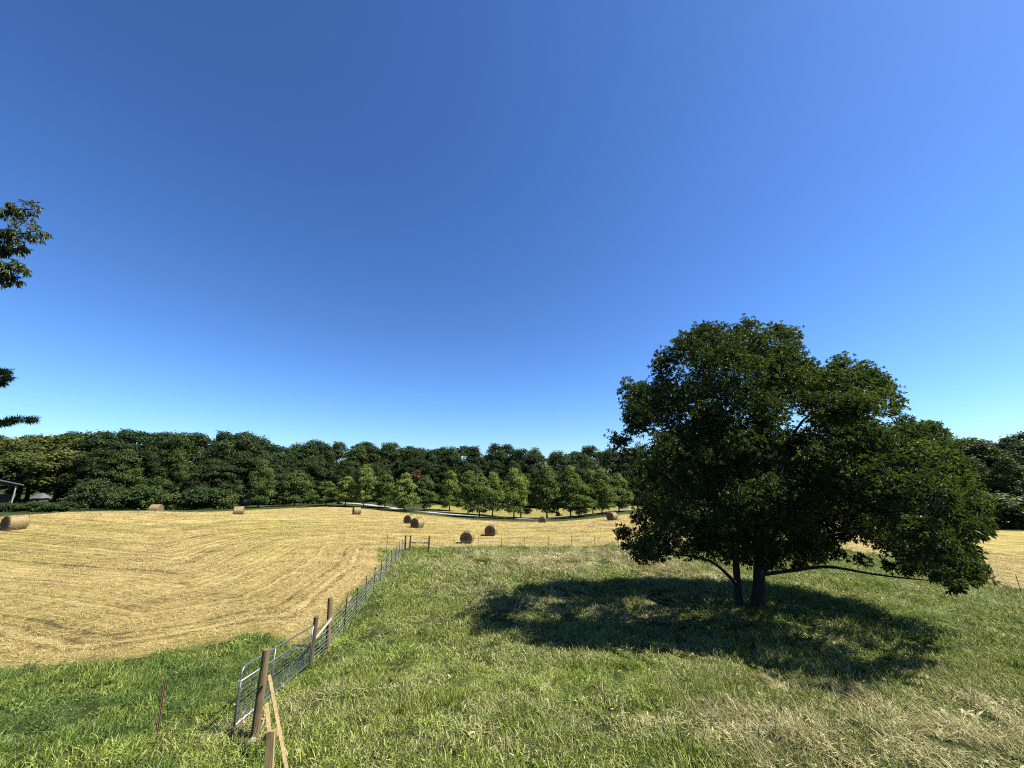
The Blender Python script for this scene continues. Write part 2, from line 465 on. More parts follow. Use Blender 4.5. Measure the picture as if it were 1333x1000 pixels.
def straw_mat():
    m, nt, out = mat_new('cut_straw')
    t = attr(nt, 'tone').outputs['Fac']; dry = attr(nt, 'dry', 'INSTANCER').outputs['Fac']
    s = ramp(nt, [(0, (.22, .15, .05)), (.3, (.63, .46, .155)), (.65, (.98, .745, .30)), (1, (1.25, 1.02, .53))], t).outputs[0]
    g = ramp(nt, [(0, (.13, .13, .026)), (.5, (.50, .42, .10)), (1, (.9, .75, .26))], t).outputs[0]
    c = mix(nt, dry, g, s)
    principled(nt, out, c, .7, .25)
    return m
M_GRASS, M_STRAW = grass_mat(), straw_mat()

def stuff(name, label, cat, pos, rot, scl, idx, dry, sources):
    me = bpy.data.meshes.new(name)
    me.vertices.add(len(pos)); me.vertices.foreach_set('co', np.asarray(pos, np.float32).ravel())
    for nm, typ, dat, key in (('rot', 'FLOAT_VECTOR', rot, 'vector'), ('scl', 'FLOAT_VECTOR', scl, 'vector'), ('idx', 'INT', idx, 'value'), ('dry', 'FLOAT', dry, 'value')):
        a = me.attributes.new(nm, typ, 'POINT')
        a.data.foreach_set(key, np.asarray(dat, np.int32 if typ == 'INT' else np.float32).ravel())
    ob = bpy.data.objects.new(name, me); COL.objects.link(ob); tag(ob, label, cat, kind='stuff')
    col = bpy.data.collections.new(name + '_kinds')
    for s_ in sources: col.objects.link(s_)
    ng = bpy.data.node_groups.new(name, 'GeometryNodeTree')
    ng.interface.new_socket('Geometry', in_out='INPUT', socket_type='NodeSocketGeometry')
    ng.interface.new_socket('Geometry', in_out='OUTPUT', socket_type='NodeSocketGeometry')
    gi = ng.nodes.new('NodeGroupInput'); go = ng.nodes.new('NodeGroupOutput')
    ci = ng.nodes.new('GeometryNodeCollectionInfo'); ci.inputs['Collection'].default_value = col
    ci.inputs['Separate Children'].default_value = True; ci.inputs['Reset Children'].default_value = True
    ip = ng.nodes.new('GeometryNodeInstanceOnPoints'); ip.inputs['Pick Instance'].default_value = True
    def na(n, t):
        x = ng.nodes.new('GeometryNodeInputNamedAttribute'); x.data_type = t; x.inputs['Name'].default_value = n
        return x.outputs['Attribute']
    ng.links.new(gi.outputs[0], ip.inputs['Points']); ng.links.new(ci.outputs[0], ip.inputs['Instance'])
    ng.links.new(na('idx', 'INT'), ip.inputs['Instance Index'])
    er = ng.nodes.new('FunctionNodeEulerToRotation'); ng.links.new(na('rot', 'FLOAT_VECTOR'), er.inputs[0])
    ng.links.new(er.outputs[0], ip.inputs['Rotation']); ng.links.new(na('scl', 'FLOAT_VECTOR'), ip.inputs['Scale'])
    ng.links.new(ip.outputs[0], go.inputs[0])
    md = ob.modifiers.new('scatter', 'NODES'); md.node_group = ng
    return ob

# how dry the pasture is, patch by patch
DRY = [(1050,960,2.6,.7),(1200,965,3,.72),(1320,930,3,.6),(940,950,1.8,.55),(1150,905,2.2,.4),(870,745,4,1.1),(930,750,2.5,1.2),
       (600,745,4,.8),(720,733,5,1.15),(800,728,5,1.1),(650,728,4,.7),(690,790,3,.25),(640,765,2.5,.3),(750,930,1.5,.25),(120,990,1.0,.35),(268,858,.7,.7),
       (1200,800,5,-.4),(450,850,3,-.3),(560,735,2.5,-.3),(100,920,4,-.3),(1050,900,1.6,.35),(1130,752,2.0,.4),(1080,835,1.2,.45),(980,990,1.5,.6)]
DRYW = [(*hit(a, b)[:2], r, k) for a, b, r, k in DRY]
def dryness(x, y):
    d = .15 + 1.15 * fbm(x / .8, y / .8, 21, 3) + .95 * fbm(x / 3.5, y / 3.5, 25, 2)
    for bx, by, r, k in DRYW: d = d + .5 * k * np.exp(-((x - bx)**2 + (y - by)**2) / (r * r))
    return d

def in_view(x, y, z, m=60):
    px, py = proj(x, y, z)
    return (px > -m) & (px < 1333 + m) & (py < 1000 + m * 1.5)

def scatter(x0, x1, y0, y1, dens, cond):
    n = int((x1 - x0) * (y1 - y0) * dens)
    x = RNG.uniform(x0, x1, n); y = RNG.uniform(y0, y1, n)
    k = cond(x, y); x = x[k]; y = y[k]; z = ground(x, y)
    v = in_view(x, y, z, 160)
    return x[v], y[v], z[v]

rg = np.random.default_rng(3)
g_src = [blade_patch('grass_kind_0%d' % k, rg, 110, .32, (.10, .24), (.010, .018), (.1, .7), (.2, 1.3), M_GRASS, wind=(-.25, .1)) for k in range(3)]
g_src += [blade_patch('grass_kind_1%d' % k, rg, 85, .26, (.22, .40), (.011, .020), (.2, .8), (.6, 1.9), M_GRASS, wind=(-.5, .2)) for k in range(3)]
g_src += [blade_patch('grass_kind_2%d' % k, rg, 75, .24, (.35, .75), (.006, .011), (.3, 1.0), (.6, 1.6), M_GRASS, wind=(.5 - .5 * k, -.4)) for k in range(3)]
g_src += [blade_patch('grass_kind_3', rg, 9, .22, (.5, .85), (.005, .008), (.05, .35), (.1, .7), M_GRASS)]
g_src += [blade_patch('grass_kind_4', rg, 26, .16, (.10, .24), (.035, .065), (.3, 1.0), (.5, 1.3), M_GRASS)]

def not_hay(x, y): return sdist(HAY, x, y) + .5 * fbm(x / 2, y / 2, 11, 3) < .10
P = []
for (y0, y1, dens, sc) in ((6.5, 16, 13, 1.0), (16, 26, 7.5, 1.3), (26, 52, 3.8, 1.9)):
    P.append((*scatter(-32, 50, y0, y1, dens, not_hay), sc))
pos, rot, scl, idx, dry = [], [], [], [], []
for x, y, z, sc in P:
    n = len(x); d = dryness(x, y); lump = np.clip(.95 + 2.6 * fbm(x / .8, y / .8, 41, 2) + 1.0 * fbm(x / 3, y / 3, 43, 2), .3, 2.0)
    left = (x < -6.6 - .14 * (y - 11)) & (y < 20); d = d - .33 * left
    u = RNG.random(n)
    tall = np.where(d > .55, .75, np.where(left, .35, .12)) + .8 * fbm(x / 2, y / 2, 33, 2)
    k = np.where(u < tall, 3 + RNG.integers(0, 3, n), RNG.integers(0, 3, n))
    k = np.where((d > .62) & (RNG.random(n) < .38), 6 + RNG.integers(0, 3, n), k)
    k = np.where(RNG.random(n) < .012, 9, k); k = np.where((RNG.random(n) < .05) & (fbm(x / 2.5, y / 2.5, 97, 2) > .02), 10, k)
    d = np.where(k == 10, -.25, d)
    s = sc * RNG.uniform(.8, 1.2, n)
    hz = s * lump * np.where(left, .95, .85) / np.sqrt(sc) * .95
    zr = RNG.random(n) * 2 * PI * np.where(k >= 3, .3, 1)
    tx = RNG.normal(0, .12, n) + 1.5 * fbm(x / 1.3, y / 1.3, 81, 2); ty = RNG.normal(0, .12, n) + 1.5 * fbm(x / 1.3, y / 1.3, 85, 2)
    pos.append(np.stack([x, y, z], 1)); rot.append(np.stack([tx * np.cos(zr) + ty * np.sin(zr), -tx * np.sin(zr) + ty * np.cos(zr), zr], 1))
    scl.append(np.stack([s, s, hz], 1)); idx.append(k); dry.append(np.clip(d + np.where((k >= 6) & (k < 10), .25, 0), -.4, 1.1))
pos = np.concatenate(pos)
print('grass patches', len(pos))
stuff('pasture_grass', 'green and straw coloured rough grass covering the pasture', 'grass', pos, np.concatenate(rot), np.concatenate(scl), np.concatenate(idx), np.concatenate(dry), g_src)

h_src = [blade_patch('straw_kind_%d' % k, rg, 110, .42, (.08, .24), (.007, .013), (1.1, 1.55), (0, .6), M_STRAW, flat=.07) for k in range(3)]
h_src += [blade_patch('straw_kind_%d' % (3 + k), rg, 90, .40, (.03, .08), (.006, .011), (.1, .9), (0, .6), M_STRAW) for k in range(2)]
def is_hay(x, y): return sdist(HAY, x, y) + .5 * fbm(x / 2, y / 2, 11, 3) > -.05
pos, rot, scl, idx, dry = [], [], [], [], []
for (x0, x1, y0, y1, dens, sc) in ((-45, 0, 10, 26, 12, .9), (-75, 60, 26, 44, 6, 1.25), (-75, 60, 44, 78, 2.4, 1.8), (-60, 70, 78, 100, 1.2, 2.4)):
    x, y, z = scatter(x0, x1, y0, y1, dens, is_hay); n = len(x)
    rdv = rowdist(x, y) + 1.1 * (.5 + fbm(x * .22, y * .22, 51, 2))
    rowp = .5 + 1.15 * fbm(rdv / .6, rdv * 0 + 3.3, 61, 2)
    keep = RNG.random(n) < np.clip((rowp - .5) * 1.4 + .68, .12, 1); x, y, z, rowp, n = x[keep], y[keep], z[keep], rowp[keep], keep.sum()
    lump = fbm(x / (.55 * sc), y / (.55 * sc), 91, 2)
    keep = RNG.random(n) < np.clip(.78 + 1.7 * lump, .1, 1); x, y, z, rowp, lump, n = x[keep], y[keep], z[keep], rowp[keep], lump[keep], keep.sum()
    s = sc * RNG.uniform(.8, 1.25, n)
    pos.append(np.stack([x, y, z + .02], 1)); rot.append(np.stack([RNG.normal(0, .05, n), RNG.normal(0, .05, n), RNG.random(n) * 2 * PI], 1))
    scl.append(np.stack([s, s, np.clip(s * (.6 + rowp + 2.6 * lump), .3, 2.6)], 1)); idx.append(np.where(RNG.random(n) < .72, RNG.integers(0, 3, n), 3 + RNG.integers(0, 2, n)))
    dry.append(np.clip(.45 + 1.1 * (rowp - .4) + .9 * fbm(x / 6, y / 6, 71, 2), 0, 1))
print('straw patches', sum(map(len, pos)))
stuff('cut_straw', 'loose golden cut hay scattered in curving rows over the field', 'hay', np.concatenate(pos), np.concatenate(rot), np.concatenate(scl), np.concatenate(idx), np.concatenate(dry), h_src)

# ------------------------------------------------------------------ tree builders
def unit(rng, n):
    v = rng.normal(size=(n, 3)); return v / np.linalg.norm(v, axis=1)[:, None]

def cards(mb, rng, C, Nrm, size, tone):
    """irregular kinked leaf clumps"""
    n = len(C)
    ref = unit(rng, n); U = np.cross(Nrm, ref); U /= np.linalg.norm(U, axis=1)[:, None] + 1e-9; W = np.cross(Nrm, U)
    s = size * rng.uniform(.6, 1.35, n)
    k = rng.uniform(.55, 1.0, (n, 4))
    V = np.zeros((n, 4, 3))
    for j, (a, b) in enumerate(((1, 0), (0, .62), (-1, 0), (0, -.62))):
        V[:, j] = C + (U * a + W * b) * (s * k[:, j])[:, None] + Nrm * (s * rng.normal(0, .22, n))[:, None]
    mb.add(V.reshape(-1, 3), np.arange(n * 4).reshape(n, 4), a=np.repeat(tone, 4))

def lobes_crown(seed, H, Wd, base, shape, nl, lr, ncards, size, skew=0, upb=.25, sqz=.72):
    """crown made of leafy lobes sitting on an uneven envelope"""
    rng = np.random.default_rng(seed); mb = MB(); L = []
    for k in range(nl):
        for _ in range(40):
            t = rng.random()**.85; th = rng.random() * 2 * PI
            z = base + (H - base) * t
            if shape == 'round': R = Wd * .5 * math.sqrt(max(0, 1 - abs(2 * t - .95)**2.3)) * (.95 + .1 * math.sin(3 * th + seed))
            elif shape == 'ovoid': R = Wd * .5 * (math.sin(PI * min(1, (t * .92 + .07)**.64)))**.75
            else: R = Wd * .5 * (1 - t)**.75 + .15
            r = R * rng.uniform(.55, 1.0) - lr * .4
            if r < 0: r = abs(r) * .3
            p = np.array([r * math.cos(th), r * math.sin(th), min(z, H - lr * .6)])
            if all(np.linalg.norm((p - q[0])) > lr * .62 for q in L): break
        L.append((p, lr * rng.uniform(.7, 1.25)))
    per = ncards // len(L)
    for p, r in L:
        d = unit(rng, per); d[:, 2] = np.where(d[:, 2] < -.35, -d[:, 2] * .6, d[:, 2]); d /= np.linalg.norm(d, axis=1)[:, None]
        rr = r * (rng.random(per)**.35)
        sq = np.array([1, 1, sqz])
        C = p + d * rr[:, None] * sq + rng.normal(0, .24 * r, (per, 3))
        Nn = d + unit(rng, per) * .75 + np.array([0, 0, upb]); Nn /= np.linalg.norm(Nn, axis=1)[:, None]
        C[:, 2] = np.maximum(C[:, 2], .15)
        lt = rng.normal(.5, .12)
        cards(mb, rng, C, Nn, size, np.clip(lt + rng.normal(0, .2, per), 0, 1))
    return mb, L

def trunk_mesh(seed, H, r, L, nb=9, sides=8):
    rng = np.random.default_rng(seed); mb = MB()
    z = np.linspace(-.4, H * .82, 9); wob = np.cumsum(rng.normal(0, r * .18, (9, 2)), axis=0); wob[:2] = 0
    pts = np.stack([wob[:, 0], wob[:, 1], z], 1)
    rad = r * np.linspace(1, .2, 9); rad[0] *= 1.45; rad[1] *= 1.08
    mb.tube(pts, rad, sides)
    for p, lr in sorted(L, key=lambda q: rng.random())[:nb]:
        k = min(7, max(1, int(np.searchsorted(z, p[2] * .55))))
        a = pts[k]; m = (a + p) / 2 + np.array([0, 0, -.08 * np.linalg.norm(p - a)])
        mb.tube(np.array([a, m, p]), [rad[k] * .55, rad[k] * .35, rad[k] * .12], 5)
    return mb

G_DARK = [(0, (.018, .038, .013)), (.5, (.050, .088, .026)), (1, (.115, .162, .052))]
G_MID = [(0, (.028, .055, .015)), (.5, (.076, .126, .031)), (1, (.165, .222, .064))]
G_MAPLE = [(0, (.060, .108, .02)), (.5, (.150, .235, .045)), (1, (.36, .44, .13))]
G_PINE = [(0, (.050, .075, .018)), (.5, (.10, .135, .030)), (1, (.19, .215, .06))]
M_LDARK = leaf_mat('dark_forest_leaves', G_DARK); M_LMID = leaf_mat('forest_leaves', G_MID)
M_LMAPLE = leaf_mat('maple_leaves', G_MAPLE, vary=.3); M_LPINE = leaf_mat('pine_foliage', G_PINE)
M_LRUST = leaf_mat('rust_brown_leaves', [(0, (.11, .06, .035)), (1, (.27, .15, .10))])

class Kind:
    def __init__(self, name, H, Wd, base, shape, nl, lr, nc, size, mat, seed, tr=.3, **kw):
        self.H = H; self.name = name; self.first = None
        mb, L = lobes_crown(seed, H, Wd, base, shape, nl, lr, nc, size, **kw)
        self.crown = mb; self.trunk = trunk_mesh(seed + 50, H, tr, L); self.mat = mat
    def place(self, x, y, h, label, cat='tree', group=None, rz=None, wf=1.0, z=None):
        s = h / self.H; z = ground(x, y) if z is None else z
        rz = RNG.random() * 2 * PI if rz is None else rz
        if self.first is None:
            r = thing(self.name, label, cat, (x, y, z), rz, group); r.scale = (s * wf, s * wf, s)
            self.trunk.build('trunk', M_BARK, r); self.crown.build('crown', self.mat, r)
            self.first = r
            return r
        return copy_thing(self.first, (x, y, z), rz, (s * wf, s * wf, s), label, group)

FOREST = [Kind('forest_tree', 20, 13, 1.4, 'round', 110, 1.2, 18000, .27, M_LDARK, 100, .38, sqz=.9),
          Kind('forest_tree', 20, 12, 1.8, 'ovoid', 100, 1.25, 18000, .27, M_LDARK, 101, .38, sqz=1.0),
          Kind('forest_tree', 20, 14, 1.2, 'round', 120, 1.15, 18000, .26, M_LMID, 102, .4, sqz=.9),
          Kind('forest_tree', 20, 11, 1.4, 'ovoid', 100, 1.15, 18000, .26, M_LMID, 103, .36, sqz=1.1),
          Kind('forest_tree', 20, 12.5, .8, 'round', 110, 1.2, 18000, .27, M_LDARK, 104, .36, sqz=.9)]
PINES = [Kind('pine_tree', 18, 11, 4.0, 'round', 62, 1.75, 10000, .36, M_LPINE, 120, .3, upb=.5, sqz=.72),
         Kind('pine_tree', 18, 12, 4.5, 'round', 66, 1.8, 10000, .36, M_LPINE, 121, .3, upb=.5, sqz=.72)]
MAPLES = [Kind('maple_tree', 11, 7.2, 1.2, 'ovoid', 70, .85, 10000, .21, M_LMAPLE, 140, .16),
          Kind('maple_tree', 11, 8.0, 1.2, 'ovoid', 76, .85, 10500, .21, M_LMAPLE, 141, .17),
          Kind('maple_tree', 11, 6.6, 1.2, 'ovoid', 66, .85, 10000, .21, M_LMAPLE, 142, .16)]
BUSH = [Kind('shrub', 2.2, 3.4, .1, 'round', 26, .55, 4000, .15, M_LMID, 160, .05),
        Kind('shrub', 2.2, 3.2, .1, 'round', 24, .6, 4000, .15, M_LMID, 161, .05)]
DBUSH = Kind('shrub', 6, 7.6, .2, 'round', 46, 1.1, 8000, .26, M_LDARK, 165, .14)

# ------------------------------------------------------------------ the woods round the field
FL = arr([(-420,80),(-200,84),(0,90),(100,94),(200,98),(300,107),(345,124),(400,136),(500,142),(600,143),(700,142),(800,136),(900,130),(1000,120),(1100,112),(1200,102),(1300,91),(1450,82),(1650,78)])
TOP = arr([(-420,545),(-200,552),(0,565),(70,558),(150,557),(180,563),(240,562),(280,559),(328,564),(342,577),(400,575),(480,575),(520,581),(570,580),(640,578),(680,584),(712,588),(760,584),(800,580),(1000,575),(1200,562),(1245,561),(1280,568),(1333,569),(1450,560),(1650,550)])
def fwood(px, Yd): return at(px, 640, Yd)[:2]
def region(px):
    if px < 75: return 'above the open shed at the left edge'
    if px < 345: return 'behind the left half of the hay field'
    if px < 560: return 'behind the left end of the pale road'
    if px < 830: return 'behind the roadside maples'
    return 'beyond the field right of the big oak'
wood = []
rw = np.random.default_rng(21)
px = -160.0; k = 0
while px < 1500:
    Yf = np.interp(px, FL[:, 0], FL[:, 1]); 
    stepm = 7.6; dpx = stepm / Yf * F * 1.05
    visible_gap = 830 < px < 1225                 # hidden behind the big oak's crown
    for row, (dy, f, pr) in enumerate(((0, .72, 1.0), (9, .95, 1.0), (20, 1.0, 1.0))):
        if rw.random() > pr or (visible_gap and row == 0 and k % 2): continue
        pj = px + rw.uniform(-.35, .35) * dpx + row * .5 * dpx
        Yd = Yf + dy + rw.uniform(-2.5, 2.5)
        x, y = fwood(pj, Yd); g = ground(x, y)
        top = at(pj, np.interp(pj, TOP[:, 0], TOP[:, 1]), Yd)[2]
        h = (top - g) * f * (rw.uniform(.84, 1.05) if row == 0 else rw.uniform(.93, 1.03))
        wood.append((pj, x, y, h, row, int(rw.integers(0, 5)), rw.uniform(1.15, 1.5)))
    px += dpx; k += 1
for pj, x, y, h, row, kd, wf in wood:
    if -160 < pj < 78 and row < 2:
        PINES[kd % 2].place(x, y, h * (.95 if row else 1.0), 'yellowish green pine in the wood above the open shed at the left edge', group='pines at the left end of the woods', wf=wf * 1.1)
    else:
        FOREST[kd].place(x, y, h, ('front rank broadleaf tree of the woods ' if row == 0 else 'rear rank broadleaf tree of the woods ') + region(pj), group='trees of the woods behind the hay field', wf=wf)

# named trees standing out in front of the wood: px of trunk, base y, top y, distance, width factor, label
ROAD_TREES = [
 (336, 659, 600, 104, .95, 'lone leafy tree at the wood edge left of the maple row, between two bales'),
 (383, 660, 612, 112, 1.1, 'round maple at the left end of the roadside row'),
 (424, 659, 627, 112, 1.0, 'short pale green maple, just left of where the pale road appears'),
 (449, 660, 621, 111, .95, 'small maple left of the tall pointed maple by the road'),
 (473, 661, 604, 110, .80, 'tall pointed maple standing right of the bale on the left road end'),
 (501, 662, 618, 112, 1.0, 'maple right of the tall pointed maple, on the near side of the road'),
 (526, 665, 617, 105, .95, 'bright green maple directly above the pair of touching bales'),
 (552, 664, 619, 110, .85, 'slim maple beneath the rust brown treetop'),
 (585, 666, 613, 116, .95, 'dark maple in the gap right of the rust brown treetop'),
 (609, 670, 614, 108, .95, 'maple across the road behind the nearest pair of round ended bales, leftmost'),
 (624, 676, 616, 97, .90, 'maple on the near verge above the nearest hay bale'),
 (641, 670, 615, 108, .95, 'pale topped maple across the road above the second nearest bale'),
 (669, 674, 611, 98, 1.0, 'broad dense maple on the near verge halfway along the row'),
 (678, 672.5, 617, 103, .85, 'maple crowded against the right side of the broad dense one'),
 (712, 673.7, 606, 101, 1.15, 'widest and darkest maple of the row, behind the small bale on the road bend'),
 (743, 672, 608, 102, 1.0, 'maple right of the widest dark one, at the bend of the road'),
 (754, 675, 624, 98, .95, 'short bright yellow green maple leaning out at the road bend'),
 (772, 669, 612, 106, .85, 'slender maple left of the pair above the box shaped bale'),
 (784, 671.5, 611, 101, .95, 'bright maple above the bale beside the big oak'),
 (806, 666.5, 616, 104, .90, 'rightmost maple of the row, touching the big oak crown')]
for k, (px, by, ty, Yd, wf, lab) in enumerate(ROAD_TREES):
    p = at(px, by, Yd); z = float(ground(p[0], p[1])); top = at(px, ty, Yd)[2]
    MAPLES[k % 3].place(p[0], p[1], top - z, lab, 'tree', 'maples along the road', wf=wf * 11 / (top - z) * 1.08)

# rust brown treetop among the woods
p = at(541, 640, 133); rustz = at(541, 613, 133)[2]
RUST = Kind('rust_tree', 15, 5.5, 11.0, 'round', 14, .9, 1500, .28, M_LRUST, 180, .2)
RUST.place(p[0], p[1], rustz - ground(p[0], p[1]), 'dying tree with rust brown leaves showing above the roadside maples', 'tree')

# hedge and bush on the left
for k, px in enumerate((-22, 2, 22, 41, 60, 79)):
    p = at(px, 668, 59 + k * .8); h = at(px, (655, 656, 657, 655, 657, 656)[k], 59)[2] - ground(p[0], p[1])
    BUSH[k % 2].place(p[0], p[1], max(h, 1.2), ('hedge shrub at the frame edge behind the largest looking bale', 'hedge shrub just left of the shed post foot', 'hedge shrub in front of the shed post foot',
        'hedge shrub left of the grey roofed hut', 'hedge shrub right below the grey roofed hut', 'last hedge shrub, touching the big dark bush')[k], 'shrub', 'shrubs of the hedge on the left', wf=1.5)
p = at(117, 664, 80)
DBUSH.place(p[0], p[1], at(117, 626, 80)[2] - ground(p[0], p[1]), 'big dark round bush at the right end of the hedge', 'bush', wf=1.0)
for k, (px, ty, Yd, wf) in enumerate(((160, 640, 88, 1.0), (183, 635, 90, 1.0), (232, 643, 92, 1.0), (262, 637, 94, 1.1), (292, 645, 97, 1.0), (368, 640, 122, 1.0), (405, 645, 124, 1.0), (1262, 640, 86, 1.3), (1310, 645, 84, 1.3))):
    p = at(px, 660, Yd); h = at(px, ty, Yd)[2] - ground(p[0], p[1])
    BUSH[k % 2].place(p[0], p[1], max(h, 1.5), ('leafy shrub at the wood edge right of the big dark bush', 'taller shrub at the wood edge left of the half hidden bale', 'shrub at the wood edge right of the half hidden bale',
        'pale green shrub between the half hidden bale and the upright bale', 'low shrub just left of the upright bale', 'shrub under the wood right of the lone leafy tree', 'shrub beneath the round maple left of the road',
        'dark shrub at the foot of the right hand wood beside the oak', 'dark shrub at the right frame edge under the wood')[k], 'shrub', 'undergrowth along the wood edge', wf=1.3)

# ------------------------------------------------------------------ the big oak
M_OAK = leaf_mat('oak_leaves', [(0, (.026, .052, .012)), (.5, (.068, .120, .028)), (1, (.21, .285, .066))], trans=.28, rough=.52, spec=.25, vary=0)
OUT = arr([(795,575),(800,562),(814,566),(811,545),(808,505),(820,490),(846,497),(850,475),(846,461),(874,462),(876,440),(890,430),(912,420),(935,417),(955,424),(974,412),(990,420),(1010,418),(1040,430),(1043,450),
 (1050,464),(1064,470),(1080,478),(1085,461),(1105,462),(1118,472),(1130,462),(1138,480),(1152,485),(1166,502),(1171,522),(1178,537),(1195,549),(1215,546),(1231,553),(1240,570),(1250,592),(1264,610),(1270,626),
 (1276,642),(1290,662),(1289,698),(1270,714),(1282,738),(1286,755),(1268,765),(1240,778),(1218,768),(1196,752),(1168,735),(1140,712),(1108,708),(1084,722),(1056,744),(1030,738),(1000,750),(965,744),(920,736),(882,733),(850,741),(828,737),
 (806,716),(797,690),(822,672),(830,640),(816,612),(806,592)])
TR = np.array([*at(985, 795, 22.5)[:2], 0]); TR[2] = ground(TR[0], TR[1])
YT = TR[1]
ro = np.random.default_rng(5)
oak = thing('oak_tree', 'large dark spreading oak with twin trunks casting shade on the pasture', 'tree', TR)
HOLES = [(1026, 557, 11), (838, 582, 8), (890, 500, 3), (940, 486, 2)]
LOB = []                                                # centre, radius
# lobes that give the outline
per = np.concatenate([OUT, OUT[:1]]); cum = np.concatenate([[0], np.cumsum(np.linalg.norm(np.diff(per, axis=0), axis=1))])
s = 0
while s < cum[-1]:
    q = np.array([np.interp(s, cum, per[:, 0]), np.interp(s, cum, per[:, 1])])
    q2 = np.array([np.interp((s + 6) % cum[-1], cum, per[:, 0]), np.interp((s + 6) % cum[-1], cum, per[:, 1])])
    t = q2 - q; t /= np.linalg.norm(t) + 1e-9; nrm = np.array([-t[1], t[0]])
    rp = ro.uniform(11, 19)
    for sg in (1, -1):
        c = q + sg * nrm * rp * .95
        if sdist(OUT, [c[0]], [c[1]])[0] > 4: LOB.append((c, rp, ro.uniform(-1.6, 1.6))); break
    s += ro.uniform(15, 22)
for a_, b_, r_ in ((868, 479, 19), (886, 466, 22), (878, 500, 22), (905, 452, 22), (860, 508, 17), (838, 520, 18), (1060, 492, 20), (1045, 505, 22), (1075, 500, 18),
                   (1030, 690, 24), (1060, 678, 24), (1090, 688, 22), (1120, 676, 24), (1150, 690, 22), (1180, 700, 22), (1050, 705, 16), (1100, 700, 16), (1140, 708, 14), (1010, 715, 18), (1062, 728, 11), (1092, 724, 10), (1125, 732, 11), (1158, 740, 10), (1185, 744, 11), (1040, 735, 9)):
    LOB.append((np.array([a_, b_], float), r_, ro.uniform(-2, 2)))
# lobes that fill the volume
tries = 0
while len(LOB) < 540 and tries < 9000:
    tries += 1
    c = np.array([ro.uniform(795, 1290), ro.uniform(412, 778)])
    d = sdist(OUT, [c[0]], [c[1]])[0]
    if d < 15: continue
    if any(np.hypot(c[0] - h[0], c[1] - h[1]) < h[2] + 13 for h in HOLES): continue
    half = 6.2 * (1 - (1 - min(1, d / 115))**2)**.5
    sgn = ro.choice([-1, 1]); off = sgn * half * ro.uniform(.45, 1.0) if ro.random() < .8 else ro.uniform(-half, half)
    LOB.append((c, min(ro.uniform(19, 30), d * .95), off))
oakleaf = MB(); limb = MB(); LC = []
stem_top = []
def lean(x, y):
    """the low right-hand limbs reach out towards the house"""
    t = np.clip((x - 1040) / 225, 0, 1); t = t * t * (3 - 2 * t); w_ = np.clip((y - 520) / 150, 0, 1)
    return -6.2 * t * (.45 + .55 * w_)
for c, rp, off in LOB:
    Yd = YT + off + lean(*c); p = at(c[0], c[1], Yd)
    dep = Yd * cp + p[2] * sp; r = rp / F * dep
    p[2] = max(p[2], ground(p[0], p[1]) + 1.5 + r * .7)
    LC.append((p, r))
def leaves(mb, rng, C, A, ln=.15, wd=.05, nleaf=9, tone0=.5, droop=.35):
    """sprays of long leaves round twig tips C with axes A"""
    n = len(C); m = n * nleaf
    C = np.repeat(C, nleaf, 0); A = np.repeat(A, nleaf, 0)
    ref = unit(rng, m); rad = ref - A * (ref * A).sum(1)[:, None]; rad /= np.linalg.norm(rad, axis=1)[:, None] + 1e-9
    sp_ = rng.uniform(.5, 1.35, m)
    D = A * np.cos(sp_)[:, None] + rad * np.sin(sp_)[:, None]; D[:, 2] -= droop * rng.random(m); D /= np.linalg.norm(D, axis=1)[:, None]
    up = A + unit(rng, m) * .5; side = np.cross(D, up); side /= np.linalg.norm(side, axis=1)[:, None] + 1e-9
    nor = np.cross(side, D)
    L = ln * rng.uniform(.65, 1.25, m); Wd = wd * rng.uniform(.75, 1.25, m)
    base = C - A * (rng.uniform(0, .12, m))[:, None]
    V = np.zeros((m, 4, 3))
    V[:, 0] = base + D * (L * .05)[:, None]
    mid = base + D * (L * .5)[:, None] + nor * (L * .07)[:, None]
    V[:, 1] = mid + side * Wd[:, None] * .5 + nor * (Wd * .2)[:, None]
    V[:, 3] = mid - side * Wd[:, None] * .5 + nor * (Wd * .2)[:, None]
    tip = base + D * L[:, None]; tip[:, 2] -= L * .16
    V[:, 2] = tip
    tone = np.clip(tone0 + rng.normal(0, .2, m), 0, 1)
    b = np.arange(m)[:, None] * 4
    mb.add(V.reshape(-1, 3), None, np.concatenate([b + np.array([[0, 1, 2]]), b + np.array([[0, 2, 3]])]), np.repeat(tone, 4))
cen = np.mean([p for p, r in LC], axis=0)
for p, r in LC:
    n = int(np.clip(112 * r * r, 34, 200))
    d = unit(ro, n); outw = (p - cen); outw /= np.linalg.norm(outw) + 1e-9
    d[:, 2] = np.where(d[:, 2] < -.5, -d[:, 2], d[:, 2])
    C = p + d * (r * ro.random(n)**.4 * np.where(ro.random(n) < .25, ro.uniform(1.0, 1.42, n), 1))[:, None] * np.array([1, 1, .95])
    A = d * .8 + outw * .4 + np.array([0, 0, .35]) + unit(ro, n) * .3; A /= np.linalg.norm(A, axis=1)[:, None]
    leaves(oakleaf, ro, C, A, .175, .062, 9, float(np.clip(ro.normal(.45, .13) + .12 * outw[0], .1, .9)))  # leaf tone raised on the sun's side: light painted into the colour
oakleaf.build('crown', M_OAK, oak, world_to=TR)
